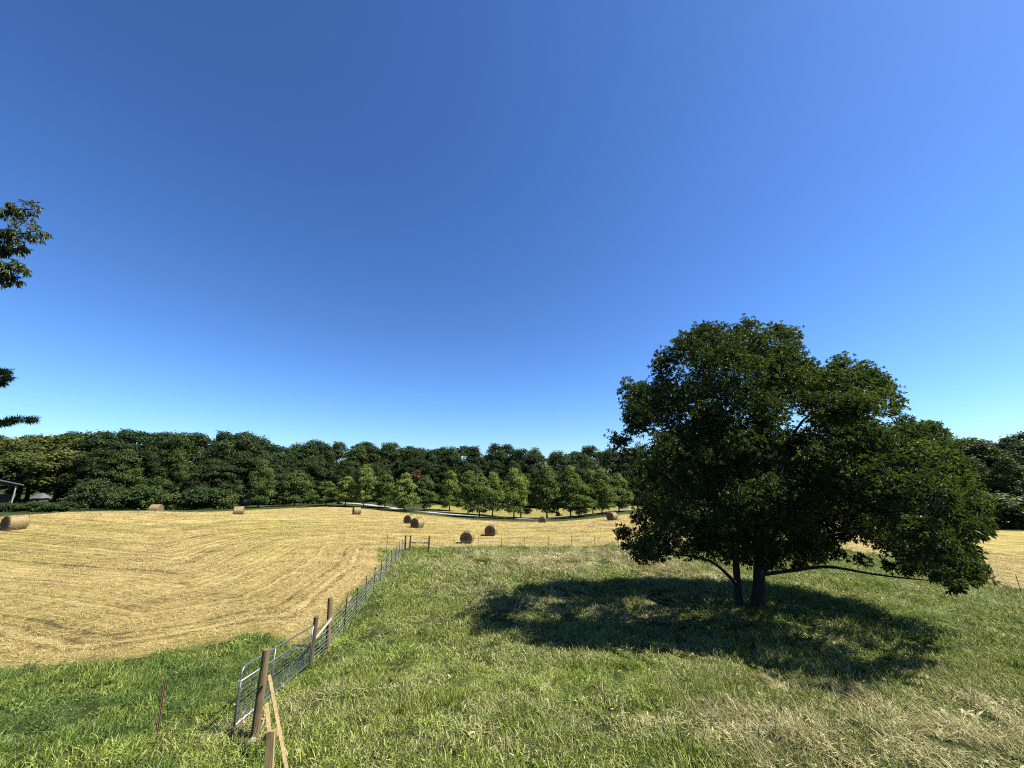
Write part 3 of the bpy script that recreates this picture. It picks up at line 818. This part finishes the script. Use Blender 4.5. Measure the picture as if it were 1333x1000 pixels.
# trunks and limbs
def stem(base, top, r0, r1, n=8, wob=.08):
    t = np.linspace(0, 1, n)[:, None]; P_ = np.array(base) * (1 - t) + np.array(top) * t
    P_ += np.cumsum(ro.normal(0, wob, (n, 3)), 0) * np.sin(t * PI)
    return P_, np.interp(t[:, 0], [0, .12, 1], [r0 * 1.45, r0, r1])
t1, r1_ = stem(TR - [0, 0, .3], at(992, 610, YT + .3), .32, .10, 12, .03)
tb = MB(); tb.tube(t1, r1_, 14); tb.build('trunk', M_BARK, oak, True, TR)
b2 = at(962, 795, YT + .25); b2[2] = ground(b2[0], b2[1]) - .3
t2, r2_ = stem(b2, at(950, 600, YT + .4), .19, .06, 12, .03)
tb = MB(); tb.tube(t2, r2_, 12); tb.build('trunk', M_BARK, oak, True, TR)
def curve(P_, n=14):
    P_ = arr(P_); t = np.linspace(0, len(P_) - 1, n)
    Q = np.stack([np.interp(t, np.arange(len(P_)), P_[:, k]) for k in range(3)], 1)
    for _ in range(3): Q[1:-1] = .25 * Q[:-2] + .5 * Q[1:-1] + .25 * Q[2:]
    return Q
big = [[t1[3], at(1040, 742, YT - .4), at(1078, 735, YT - 1.2), at(1112, 744, YT - 2.4), at(1165, 752, YT - 3.4), at(1215, 756, YT - 5)],
       [t1[4], at(1060, 700, YT - 1), at(1120, 690, YT - 3), at(1190, 690, YT - 4.3), at(1235, 698, YT - 5.6)],
       [t1[3], at(1035, 700, YT), at(1085, 672, YT - .4), at(1120, 630, YT - 1.4), at(1160, 600, YT - 3)],
       [t1[4], at(1040, 640, YT - 2), at(1090, 600, YT - 3), at(1130, 560, YT - 3)],
       [t1[5], at(1030, 560, YT + .2), at(1065, 530, YT + .1), at(1110, 490, YT)],
       [t1[4], at(1000, 640, YT + 3), at(1040, 600, YT + 5), at(1080, 560, YT + 5)],
       [t1[3], at(1060, 690, YT + 2), at(1130, 655, YT + 2.4), at(1190, 630, YT + .5)],
       [t2[2], at(930, 730, YT - .8), at(890, 722, YT - 1.4), at(845, 722, YT - 1.5)],
       [t2[4], at(910, 660, YT - 1), at(870, 620, YT - 1.4), at(835, 590, YT - .5)],
       [t2[5], at(915, 590, YT + 1), at(880, 540, YT + .8), at(850, 510, YT + .2)],
       [t2[4], at(940, 640, YT - 3), at(930, 580, YT - 4.5), at(935, 520, YT - 4)],
       [t1[6], at(985, 560, YT - .2), at(975, 500, YT), at(985, 440, YT)],
       [t2[5], at(920, 600, YT + 3), at(915, 540, YT + 4), at(930, 480, YT + 3)]]
BP = []
for P_ in big:
    Q = curve(P_); limb.tube(Q, np.linspace(.11, .02, len(Q)), 7); BP.append(Q)
BP = np.concatenate(BP + [t1[3:], t2[3:]])
todo = [(p, r, np.inf) for p, r in LC]
dist = np.array([np.sqrt(((BP - p)**2).sum(1).min()) for p, r in LC]); near = [BP[int(np.argmin(((BP - p)**2).sum(1)))] for p, r in LC]
left_ = set(range(len(LC)))
while left_:                                             # branchlets grow outward, each from the nearest wood already there
    i_ = min(left_, key=lambda j: dist[j]); left_.discard(i_); p, r = LC[i_]; a = near[i_]
    L_ = np.linalg.norm(p - a); m_ = (a + p) / 2 + ro.normal(0, .10 * L_ + .02, 3) - np.array([0, 0, .06 * L_])
    Q = curve([a, m_, p], 7); limb.tube(Q, np.linspace(.024, .010, 7), 4, cap=False)
    for d in unit(ro, 5): limb.tube(np.array([p, p + d * r * .8]), [.009, .005], 3, cap=False)
    for j in left_:
        dd = np.sqrt(((Q - LC[j][0])**2).sum(1)); k = int(np.argmin(dd))
        if dd[k] < dist[j]: dist[j] = dd[k]; near[j] = Q[k]
limb.build('branches', M_BARK, oak, True, TR)

# ------------------------------------------------------------------ trees just outside the left edge, whose boughs reach in
M_HICK = leaf_mat('hickory_leaves', [(0, (.024, .048, .014)), (.5, (.085, .125, .034)), (1, (.22, .26, .10))], trans=.2, rough=.5, spec=.3, vary=0)
hb = np.array([-19.5, 7.5, 0]); hb[2] = ground(hb[0], hb[1])
hk = thing('hickory_tree', 'broadleaf tree whose drooping leafy boughs reach in at the upper left edge', 'tree', hb)
hl = MB(); hw = MB()
top = hb + [.3, .2, 15.5]
tp, tr_ = stem(hb - [0, 0, .3], top, .3, .05, 12, .05); tb = MB(); tb.tube(tp, tr_, 12); tb.build('trunk', M_BARK, hk, True, hb)
def bough(start, path, spray, n, spread, ln, wd, tone=.5):
    Q = curve([start] + path, 16); hw.tube(Q, np.linspace(.06, .012, len(Q)), 6)
    t = ro.random(n)**.7; C = np.stack([np.interp(t * (len(Q) - 1), np.arange(len(Q)), Q[:, k]) for k in range(3)], 1)
    C = C[t > .25]; off = unit(ro, len(C)) * spread * np.array([1, 1, .5]) * ro.random(len(C))[:, None]**.5
    C2 = C + off
    for a, b in zip(C[::3], C2[::3]): hw.tube(np.array([a, b]), [.010, .005], 3, cap=False)
    A = off / (np.linalg.norm(off, axis=1)[:, None] + .01) + np.array([.3, 0, -.25]); A /= np.linalg.norm(A, axis=1)[:, None]
    leaves(hl, ro, np.concatenate([C2, C2 + unit(ro, len(C2)) * .12]), np.concatenate([A, A]), ln * .82, wd * .72, 9, tone, 1.7)
YB = 9.5
for P_, n, sp_ in (([at(-90, 300, YB), at(-20, 278, YB), at(45, 272, YB)], 95, .36), ([at(-90, 340, YB), at(-20, 312, YB), at(52, 300, YB)], 120, .42), ([at(-90, 360, YB + .3), at(-30, 330, YB + .3), at(28, 322, YB + .3)], 85, .36),
                   ([at(-80, 380, YB - .2), at(-25, 350, YB - .2), at(34, 348, YB - .2)], 85, .32), ([at(-90, 400, YB + .2), at(-40, 370, YB), at(22, 364, YB)], 65, .28)):
    bough(tp[8], P_, None, n, sp_, .17, .055)
for k in range(26):                                     # the rest of its crown, beyond the frame
    th = ro.random() * 2 * PI; rr = ro.uniform(1.5, 4.2); z = ro.uniform(5, 15.5)
    c = hb + np.array([math.cos(th) * rr - 2.2, math.sin(th) * rr - 2.5, z]); 
    a = tp[min(10, int(z / 15.5 * 10))]
    if proj(*c)[0] > -70 and c[1] > 1: continue
    bough(a, [(a + c) / 2 + [0, 0, .4], c], None, 110, .8, .18, .06)
hl.build('crown', M_HICK, hk, world_to=hb); hw.build('branches', M_BARK, hk, True, hb)

M_NEED = leaf_mat('pine_needles', [(0, (.03, .06, .022)), (.5, (.07, .12, .04)), (1, (.15, .21, .08))], trans=.2, vary=0)
pb = np.array([-18.2, 10.4, 0]); pb[2] = ground(pb[0], pb[1])
pn = thing('pine_tree', 'pine whose needle tufted twigs reach in low at the left edge, against the sky', 'tree', pb)
tp, tr_ = stem(pb - [0, 0, .3], pb + [0, 0, 11.5], .2, .03, 12, .03); tb = MB(); tb.tube(tp, tr_, 10); tb.build('trunk', M_BARK, pn, True, pb)
nl = MB()
def tuft(c, A, n=120, ln=.16):
    A = A / np.linalg.norm(A)
    leaves(nl, ro, np.repeat(c[None], max(1, n // 12), 0) - A[None] * ro.uniform(0, .28, (max(1, n // 12), 1)), np.repeat(A[None], max(1, n // 12), 0), ln, .007, 12, .5, .1)
def pine_bough(start, end, tufts, spread):
    nw = MB(); Q = curve([start, (start + end) / 2 - [0, 0, .15], end], 10); nw.tube(Q, np.linspace(.035, .010, 10), 5)
    d = (Q[-1] - Q[-2]); d /= np.linalg.norm(d)
    for k in range(tufts):
        t = 1 - (k / tufts) * .75; b = np.array([np.interp(t * 9, np.arange(10), Q[:, j]) for j in range(3)])
        off = unit(ro, 1)[0] * spread * np.array([1, 1, .25]) * (.3 if k == 0 else 1); A = d + off * 1.2 + np.array([0, 0, .12])
        c = b + off; nw.tube(np.array([b - d * .1, c]), [.008, .004], 3, cap=False); tuft(c + A * .13, A, 280, .16)
    nw.build('branch', M_BARK, pn, True, pb)
YP = 10.6
def on(q): return np.array([pb[0], pb[1], q[2] + .1])
for (ex, ey), nt_, sp_ in (((38, 546), 7, .16), ((14, 549), 6, .18), ((11, 492), 5, .12), ((9, 484), 3, .10), ((2, 499), 4, .12)):
    e = at(ex, ey, YP); pine_bough(on(e), e, nt_, sp_)
for k in range(60):
    z = pb[2] + ro.uniform(1.6, 11.2); th = ro.random() * 2 * PI; L = (11.8 - (z - pb[2])) * .2 + .5
    e = np.array([pb[0] + math.cos(th) * L, pb[1] + math.sin(th) * L, z + .1])
    if proj(*(e + [.3, 0, 0]))[0] > -25: continue
    pine_bough(np.array([pb[0], pb[1], z]), e, 6, .3)
nl.build('crown', M_NEED, pn, world_to=pb)

# ------------------------------------------------------------------ hay bales
def bale_mat():
    m, nt, out = mat_new('rolled_hay')
    tc = nt.nodes.new('ShaderNodeTexCoord'); P = tc.outputs['Object']
    t = attr(nt, 'tone').outputs['Fac']
    mp = nt.nodes.new('ShaderNodeMapping'); mp.inputs['Scale'].default_value = (6, 1, 1); nt.links.new(P, mp.inputs[0])
    f = noise(nt, 7, 5, mp.outputs[0], .7); g = noise(nt, 2.2, 4, P)
    c = ramp(nt, [(.32, (.22, .16, .065)), (.5, (.50, .38, .18)), (.68, (.80, .64, .35))], f).outputs[0]
    c = mix(nt, math_(nt, 'MULTIPLY', g, .4), c, (.48, .37, .17))
    c = mix(nt, t, c, mix(nt, f, (.09, .065, .036), (.42, .32, .19)))
    principled(nt, out, c, .9, .15, bump=f, bstr=.9, bdist=.05)
    return m
M_BALE = bale_mat()
def bale_mesh():
    rb = np.random.default_rng(9); mb = MB(); n = 44; R = .75; hl_ = .66
    # profile: spiral end, rounded shoulder, side, shoulder, end
    prof = [(-hl_ + .025 * math.sin(k * 2.1), R * k / 10) for k in range(1, 10)]
    prof += [(-hl_ + .02, R * .955), (-hl_ + .07, R * .99)] + [(x, R) for x in np.linspace(-hl_ + .14, hl_ - .14, 9)] + [(hl_ - .07, R * .99), (hl_ - .02, R * .955)]
    prof += [(hl_ + .025 * math.sin(k * 2.1), R * k / 10) for k in range(9, 0, -1)]
    prof = arr(prof); m = len(prof); th = np.arange(n) * 2 * PI / n
    V = np.zeros((m, n, 3)); V[:, :, 0] = prof[:, 0:1] + .022 * rb.normal(size=(m, n))
    rr = prof[:, 1:2] * (1 + .012 * rb.normal(size=(m, n)) + .02 * np.sin(3 * th)[None])
    V[:, :, 1] = rr * np.cos(th); V[:, :, 2] = rr * np.sin(th)
    V[:, :, 2] = np.maximum(V[:, :, 2], -.66)                       # slumped where it rests
    tone = np.zeros((m, n)); tone[:10] = .75; tone[-10:] = .75; tone += .15 * rb.random((m, n))
    V = np.concatenate([V.reshape(-1, 3), [[-hl_ - .01, 0, 0], [hl_ + .01, 0, 0]]]); tone = np.concatenate([tone.ravel(), [.8, .8]])
    k = np.arange(m - 1)[:, None] * n; j = np.arange(n)[None]; j2 = (j + 1) % n
    Q = np.stack([k + j, k + j2, k + n + j2, k + n + j], 2).reshape(-1, 4)
    T = [[m * n, (i + 1) % n, i] for i in range(n)] + [[m * n + 1, (m - 1) * n + i, (m - 1) * n + (i + 1) % n] for i in range(n)]
    mb.add(V, Q, T, tone)
    # loose straws standing off the surface
    q = 4200; a_ = rb.random(q) * 2 * PI; x = rb.uniform(-hl_, hl_, q); end = rb.random(q) < .4
    r0 = np.where(end, R * np.sqrt(rb.random(q)), R); x = np.where(end, np.sign(x) * hl_, x)
    C = np.stack([x, r0 * np.cos(a_), np.maximum(r0 * np.sin(a_), -.64)], 1)
    tang = np.where(end[:, None], np.stack([np.sign(x) * .35, -np.sin(a_), np.cos(a_)], 1), np.stack([rb.normal(0, .5, q), -np.sin(a_) + .35 * np.cos(a_), np.cos(a_) + .35 * np.sin(a_)], 1))
    tang += rb.normal(0, .3, (q, 3)); tang /= np.linalg.norm(tang, axis=1)[:, None]
    ln = rb.uniform(.06, .17, q)[:, None]; sd_ = np.cross(tang, unit(rb, q)); sd_ /= np.linalg.norm(sd_, axis=1)[:, None]
    V = np.stack([C - sd_ * .009, C + sd_ * .009, C + tang * ln], 1)
    mb.add(V.reshape(-1, 3), None, np.arange(q * 3).reshape(q, 3), np.repeat(np.where(end, .75, .05) * rb.uniform(.4, 1.1, q), 3))
    return mb
# px, base y, distance, axis heading (0 = along x), size, label
BALES = [(17, 690, 40, 1.32, 1.0, 'round hay bale cut by the left frame edge, with a dark ragged end'),
 (202, 668, 63.5, .12, .98, 'pale hay bale half sunk behind the crest of the field, seen side on'),
 (310, 671, 66, .45, 1.0, 'hay bale with dark left end and bright side, right of the half sunk bale'),
 (464, 670.5, 80, .60, 1.0, 'hay bale just below the left end of the pale road'),
 (543, 687, 59, 1.15, 1.0, 'front bale of the two touching hay bales'),
 (533, 683, 65.5, 1.25, 1.0, 'rear bale of the two touching hay bales, showing only a dark end'),
 (608, 708, 48.7, 1.52, 1.0, 'nearest round ended hay bale, just beyond the wire fence'),
 (639, 697.5, 55, 1.45, 1.0, 'second nearest round ended hay bale, behind and right of the nearest one'),
 (706, 682, 84, 1.50, 1.0, 'small round ended hay bale at the edge of the field under the widest dark maple'),
 (797, 677.5, 70, .75, 1.0, 'box shaped looking hay bale beside the left edge of the big oak crown'),
 (728, 672.5, 112, .9, 1.0, 'distant hay bale across the road, between two maple trunks'),
 (716, 668, 124, .5, 1.0, 'farthest faint hay bale across the road, beside a maple trunk')]
b0 = None
for px, py, Yd, ax, s, lab in BALES:
    p = at(px, py, Yd); z = float(ground(p[0], p[1]))
    loc = (p[0], p[1], z + .64 * s)
    if b0 is None:
        b0 = bale_mesh().build('hay_bale', M_BALE, smooth=True); o = b0
        tag(o, lab, 'hay bale', 'round hay bales on the mown field')
    else:
        o = b0.copy(); COL.objects.link(o); o['label'] = lab
    o.location = [float(c) for c in loc]; o.rotation_euler = (random.uniform(-.2, .2), 0, ax); o.scale = (s, s, s)

# ------------------------------------------------------------------ gate, posts and fences
def gz(q): return float(ground(q[0], q[1]))
def v3d(q, h): return np.array([q[0], q[1], gz(q) + h])
g0, g1 = GN0, GN1; gd = (g1 - g0) / np.linalg.norm(g1 - g0); gl = np.linalg.norm(g1 - g0)
zA, zB = gz(g0), gz(g1)
def gp(s, h): q = g0 + gd * s; return np.array([q[0], q[1], zA + (zB - zA) * s / gl + h])
gate = thing('farm_gate', 'galvanised tubular farm gate filled with wire, closed beside a wooden post', 'gate', gp(0, 0))
GO = gp(0, 0); gh0, gh1 = .14, 1.34; rr = .16; L0, L1 = .0, gl - .12
fr = MB()
cor = [gp(L0, gh1 - rr) + (gp(L0 + rr, gh1) - gp(L0, gh1 - rr)) * [math.sin(t), math.sin(t), 1] * 0 + (gp(rr * (1 - math.cos(t)), gh1 - rr + rr * math.sin(t)) - gp(L0, gh1 - rr)) for t in np.linspace(0, PI / 2, 6)]
fr.tube(np.array([gp(L0, .05), gp(L0, .6)] + cor + [gp(gl * .5, gh1), gp(L1, gh1)]), .024, 10, ref=(gd[1], -gd[0], 0))
fr.tube(np.array([gp(L1, .1), gp(L1, gh1 + .02)]), .024, 10)
fr.build('frame', M_GALV, gate, True, GO)
m_ = MB(); m_.tube(np.array([gp(.05, gh0), gp(L1, gh0)]), .026, 10); m_.build('bottom_rail', M_GALV, gate, True, GO)
m_ = MB(); m_.tube(np.array([gp(.05, 1.04), gp(L1, 1.04)]), .022, 10); m_.build('middle_rail', M_GALV, gate, True, GO)
m_ = MB(); m_.tube(np.array([gp(gl * .36, gh0), gp(gl * .36, gh1)]), .018, 8); m_.build('upright', M_GALV, gate, True, GO)
wm = MB()
for h in (.20, .26, .32, .39, .46, .54, .63, .73, .84, .95): wm.tube(np.array([gp(.06, h), gp(L1, h)]), .0055, 5, a=.5)
for s_ in np.arange(.12, L1, .16): wm.tube(np.array([gp(s_, gh0), gp(s_, 1.04)]), .0028, 4)
wm.build('wire_infill', M_GALV, gate, False, GO)
lp = MB(); q = gp(-.015, 1.0); lp.box(q, (.05, .035, .15), a=.5); lp.build('latch_plate', M_LATCH, gate, False, GO)
for h in (.3, 1.05):
    hg = MB(); hg.tube(np.array([gp(L1, h), gp(L1 + .14, h)]), .014, 6); hg.build('hinge', M_GALV, gate, True, GO)

def post_mb(q, h, r, lean=(0, 0), n=14):
    rp = np.random.default_rng(int(abs(q[0] * 97 + q[1] * 31))); b = v3d(q, -.3); t = v3d(q, h); t[0] += lean[0]; t[1] += lean[1]
    P_ = np.linspace(b, t, 7); mb = MB(); mb.tube(P_, r * (1 + rp.normal(0, .03, 7)), n); return mb
np_q = at(331, 962, 9.9)[:2]; np_q = hit(331, 962)[:2]
npz = at(347, 845, np_q[1])
o = post_mb(np_q, npz[2] - gz(np_q), .085, (npz[0] - np_q[0], 0)).build('wooden_post', M_POST, smooth=False)
tag(o, 'stout brown wooden post in front of the gate, with a timber brace leaning on it', 'post')

# timber brace leaning on that post
br = thing('timber_brace', 'fresh yellow lumber brace leaning on the near gate post', 'brace', v3d(np_q, 0)); BO = v3d(np_q, 0)
Yp = np_q[1]
A0 = at(350.5, 880, Yp - .10); A1 = at(374, 1035, Yp - 1.9); A1[2] = gz(A1) + .02
t = np.linspace(0, 1, 2)
m_ = MB(); m_.plank(A0, A1, .062, .06, (1, .2, 0)); m_.build('long_board', M_LUMBER, br, False, BO)
st0 = hit(348, 1040); st1 = at(353, 952, st0[1] + .1)
m_ = MB(); m_.plank(st0 - [0, 0, .2], st1, .135, .045, (1, .05, 0)); m_.build('stake_board', M_LUMBER, br, False, BO)
kY = st1[1]
B0 = at(347, 917, kY + .55); B1 = at(351, 956, kY + .1)
m_ = MB(); m_.plank(B0, B1, .065, .05, (1, .2, 0)); m_.build('short_board', M_LUMBER, br, False, BO)
m_ = MB(); m_.plank(at(343, 959, kY + .02), at(361, 954, kY + .06), .11, .06, (0, .1, 1)); m_.build('cross_block', M_LUMBER, br, False, BO)
sm = MB(); c0 = hit(332, 966); 
sv = unit(np.random.default_rng(2), 60)
import bmesh
bm = bmesh.new(); bmesh.ops.create_icosphere(bm, subdivisions=3, radius=.085)
for v in bm.verts: v.co = v.co * (1 + .3 * float(fbm(v.co.x * 14 + 3, v.co.y * 14 + v.co.z * 9, 3, 2))); v.co.z *= .7
me = bpy.data.meshes.new('stone'); bm.to_mesh(me); bm.free(); me.materials.append(M_STONE)
o = bpy.data.objects.new('stone', me); COL.objects.link(o); o.location = [float(c) for c in (c0 + [0, -.12, .05])]
tag(o, 'pale rounded stone at the foot of the near gate post', 'stone')

def tpost(q, h, parent, O, mat=None, lean=(0, 0), tip=False, r=.02):
    b = v3d(q, -.25); t = v3d(q, h); t[0] += lean[0]; t[1] += lean[1]; mb = MB(); d = (t - b) / np.linalg.norm(t - b)
    mb.plank(b, t, r * 2.2, r * .35, (1, 0, 0)); mb.plank(b, t, r * .35, r * 2.0, (1, 0, 0))
    for k in np.arange(.5, h + .1, .1): c = b + d * k; mb.box(c - [0, r * .9, 0], (.012, .012, .02))
    o = mb.build('steel_post', mat or M_TPOST, parent, False, O)
    return o

def fence(name, label, line, wood, steel, rails, heights, vstep, wr, O):
    f = thing(name, label, 'fence', O)
    for q, h, r, lean, m in wood: post_mb(q, h, r, lean).build('wooden_post', m, f, False, O)
    for q, h, lean in steel: tpost(q, h, f, O, lean=lean)
    for a, b, r, m in rails:
        mb = MB(); mb.tube(np.linspace(a, b, 4), r, 10); mb.build('brace_rail', m, f, True, O)
    w = MB(); line = arr(line)
    t = np.concatenate([[0], np.cumsum(np.linalg.norm(np.diff(line, axis=0), axis=1))])
    def P_(s): return np.stack([np.interp(s, t, line[:, 0]), np.interp(s, t, line[:, 1])], -1)
    ss = np.linspace(0, t[-1], max(3, int(t[-1] / 1.2))); q = P_(ss); z = ground(q[:, 0], q[:, 1])
    for h in heights: w.tube(np.stack([q[:, 0], q[:, 1], z + h], 1), wr, 4, cap=False)
    for s_ in np.arange(.1, t[-1], vstep):
        q1 = P_(np.array([s_]))[0]; zz = gz(q1); w.tube(np.array([[q1[0], q1[1], zz + heights[0]], [q1[0], q1[1], zz + heights[-1]]]), wr * .7, 3, cap=False)
    w.build('wire_mesh', M_WIRE, f, False, O)
    return f
hp = g1 + gd * .06
hpt = at(404, 803, hp[1]); f1t = at(430, 778, FP1[1])
seg = np.linalg.norm(COR - FP1); ns = 11
st = [(FP1 + (COR - FP1) * k / ns, 1.42 + .06 * math.sin(k * 2.3), (.03 * math.sin(k * 1.7), 0)) for k in range(1, ns)]
ra = v3d(FP1, 1.12); rb_ = v3d(hp, .78)
fence('wire_fence', 'woven wire fence running from the gate to the far corner posts', [hp, FP1, COR],
      [(hp, hpt[2] - gz(hp), .085, (.03, 0), M_POSTD), (FP1, f1t[2] - gz(FP1), .095, (f1t[0] - FP1[0], 0), M_POST), (COR, 1.5, .09, (0, 0), M_POSTD)], st,
      [(ra, rb_, .05, M_PALE)], (.08, .20, .32, .46, .62, .80, .98, 1.16), .30, .006, v3d(hp, 0))
C2 = hit(533, 719)[:2] + [.0, .1]
FAR = [C2, COR2, hit(660, 716)[:2], hit(792, 713.5)[:2], np.array([22, 43.6]), np.array([32.7, 48.7]), np.array([41.2, 42]), RP, RP + [8, -3.2], RP + [20, -7]]
FARa = arr(FAR); t = np.concatenate([[0], np.cumsum(np.linalg.norm(np.diff(FARa, axis=0), axis=1))])
sp0 = t[1]; stl = []
k = 0; s_ = t[1] + 2.5
while s_ < t[-1]:
    q = np.array([np.interp(s_, t, FARa[:, 0]), np.interp(s_, t, FARa[:, 1])])
    if abs(s_ - t[7]) > 1.3: stl.append((q, 1.3 + .12 * math.sin(k * 2.1), (.05 * math.sin(k * 3.1), 0)))
    s_ += 2.5; k += 1
stl.append((RP, 1.25, (-.08, 0)))
fence('wire_fence', 'thin wire fence with a wooden brace along the far edge of the pasture', FAR,
      [(C2, 1.55, .085, (0, 0), M_POSTD), (COR2, 1.62, .085, (0, 0), M_POSTD)], stl, [(v3d(C2, .92), v3d(COR2, .92), .05, M_PALE)], (.3, .55, .8, 1.05), 60, .0035, v3d(C2, 0))
# lone steel posts
q = hit(503, 719)[:2]; o = tpost(q, 1.65, None, None); o.name = 'steel_post'; tag(o, 'lone thin steel post in the green patch left of the corner posts', 'post')
q = hit(203, 963)[:2]; tq = at(215, 884, q[1]); o = tpost(q, tq[2] - gz(q), None, None, M_TPOSTR, (tq[0] - q[0], 0), r=.026); tag(o, 'rusty steel stake standing alone in the long grass left of the gate', 'stake')

# ------------------------------------------------------------------ shed and hut by the left edge
pz = at(14, 657, 62); pg = gz(pz)
SO = np.array([pz[0], pz[1], pg]); ds = np.array([pz[0], pz[1], 0]) / np.hypot(pz[0], pz[1]); rs = np.array([ds[1], -ds[0], 0])   # into the shed / along its open front
shed = thing('open_shed', 'open sided dark shed with a pale grey roof edge, cut by the left frame edge', 'shed', SO)
def sh(a, d, h): return np.array([*(SO + rs * a + ds * d)[:2], pg + h])
eh = at(20, 632.0, 62)[2] - pg; ew = .75; half = 4.2; rise = 1.35
rf = MB()
for a0, a1 in ((ew, ew - half), (ew - 2 * half, ew - half)):
    rf.plank(sh(a0, 3, eh), sh(a1, 3, eh + rise), 6.6, .10, ds)
rf.build('roof', M_DARKWOOD, shed, False, SO)
m_ = MB()
for a0, a1 in ((ew, ew - half), (ew - 2 * half, ew - half)):
    m_.plank(sh(a0, -.36, eh + .02), sh(a1, -.36, eh + rise + .02), .05, .11, ds)
m_.build('fascia', M_SHINGLE, shed, False, SO)
m_ = MB(); f0 = [sh(ew - .3, -.05, eh - .02), sh(ew - half, -.05, eh + rise - .1), sh(ew - 2 * half + .3, -.05, eh - .02)]
m_.add(f0 + [p_ + ds * .08 for p_ in f0], [[0, 1, 4, 3], [1, 2, 5, 4], [2, 0, 3, 5]], [[0, 2, 1], [3, 4, 5]]); m_.build('gable', M_DARKWOOD, shed, False, SO)
for a0, d0 in ((0, 0), (-6.9, 0), (0, 5.8), (-6.9, 5.8)):
    q = sh(a0, d0, 0); m_ = MB(); m_.box((q[0], q[1], (gz(q) - .2 + pg + eh) / 2), (.13, .13, pg + eh - gz(q) + .15)); m_.build('post', M_PALE, shed, False, SO)
m_ = MB(); m_.plank(sh(.1, 5.95, 1.2), sh(-7.0, 5.95, 1.2), 2.6, .08, (0, 0, 1)); m_.build('back_wall', M_DARKWOOD, shed, False, SO)
m_ = MB(); m_.plank(sh(.3, .4, .75), sh(-7.0, .4, .75), .14, .05, (0, 0, 1)); m_.build('rail', M_PALE, shed, False, SO)
hp_ = at(51, 655, 72); hg_ = gz(hp_); hut = thing('small_hut', 'small dark hut with a grey hipped roof behind the hedge', 'hut', (hp_[0], hp_[1], hg_)); HO = np.array([hp_[0], hp_[1], hg_])
w_ = 1.9; tz = at(51, 642, 72)[2]; ez = at(51, 648.5, 72)[2]
m_ = MB(); m_.box((hp_[0], hp_[1], (hg_ - .2 + ez) / 2), (w_ - .5, w_ - .5, ez - hg_ + .2)); m_.build('wall', M_DARKWOOD, hut, False, HO)
m_ = MB(); h_ = w_ / 2; m_.add([(hp_[0] - h_, hp_[1] - h_, ez), (hp_[0] + h_, hp_[1] - h_, ez), (hp_[0] + h_, hp_[1] + h_, ez), (hp_[0] - h_, hp_[1] + h_, ez), (hp_[0] - .4, hp_[1], tz), (hp_[0] + .4, hp_[1], tz)],
   [[0, 1, 5, 4], [2, 3, 4, 5], [3, 2, 1, 0]], [[1, 2, 5], [3, 0, 4]]); m_.build('roof', M_SHINGLE, hut, False, HO)

# ------------------------------------------------------------------ light, sky, camera
AZ, EL = math.radians(97), math.radians(53)
sv = Vector((math.sin(AZ) * math.cos(EL), math.cos(AZ) * math.cos(EL), math.sin(EL)))
sl_ = bpy.data.lights.new('sun', 'SUN'); sl_.energy = 5.0; sl_.angle = math.radians(.5); sl_.color = (1, .95, .86)
so = bpy.data.objects.new('sun', sl_); COL.objects.link(so); so.rotation_euler = sv.to_track_quat('Z', 'Y').to_euler(); so.location = (40, 10, 60)
w = bpy.data.worlds.new('World'); S.world = w; w.use_nodes = True
nt = w.node_tree; bg = nt.nodes['Background']
sky = nt.nodes.new('ShaderNodeTexSky'); sky.sky_type = 'NISHITA'; sky.sun_disc = False
sky.sun_elevation = EL; sky.sun_rotation = AZ; sky.altitude = 200; sky.air_density = 1.0; sky.dust_density = .45; sky.ozone_density = 4.0
hs_ = nt.nodes.new('ShaderNodeHueSaturation'); hs_.inputs['Saturation'].default_value = 1.06
gm_ = nt.nodes.new('ShaderNodeGamma'); gm_.inputs[1].default_value = 1.18
nt.links.new(sky.outputs[0], hs_.inputs['Color']); nt.links.new(hs_.outputs[0], gm_.inputs[0]); nt.links.new(mix(nt, 1.0, gm_.outputs[0], (.66, .82, 1.01), 'MULTIPLY'), bg.inputs[0])
bg.inputs[1].default_value = .05

ALB = .46                                                # real-world albedos: every paint above is scaled to this
for m in bpy.data.materials:
    if not m.use_nodes: continue
    t_ = m.node_tree
    for nd in list(t_.nodes):
        if nd.type in ('BSDF_PRINCIPLED', 'BSDF_TRANSLUCENT'):
            sk = nd.inputs[0]
            if sk.is_linked:
                src = sk.links[0].from_socket; t_.links.new(mix(t_, 1.0, src, (ALB, ALB, ALB), 'MULTIPLY'), sk)
            else: sk.default_value = [c * ALB for c in sk.default_value[:3]] + [1]

cam = bpy.data.cameras.new('camera'); co = bpy.data.objects.new('camera', cam); COL.objects.link(co)
cam.sensor_width = 36; cam.lens = F / 1333 * 36; cam.clip_end = 20000; cam.clip_start = .1
co.location = (0, 0, 0); co.rotation_euler = (PI / 2 + PITCH, 0, 0)
S.camera = co
S.view_settings.view_transform = 'Standard'; S.view_settings.look = 'None'; S.view_settings.exposure = 1.52; S.view_settings.gamma = 1
S.render.engine = 'CYCLES'
S.cycles.use_denoising = False; S.cycles.pixel_filter_type = 'BLACKMAN_HARRIS'; S.cycles.filter_width = 1.1; S.cycles.use_adaptive_sampling = False
S.cycles.max_bounces = 8; S.cycles.diffuse_bounces = 2; S.cycles.transmission_bounces = 4; S.cycles.glossy_bounces = 2
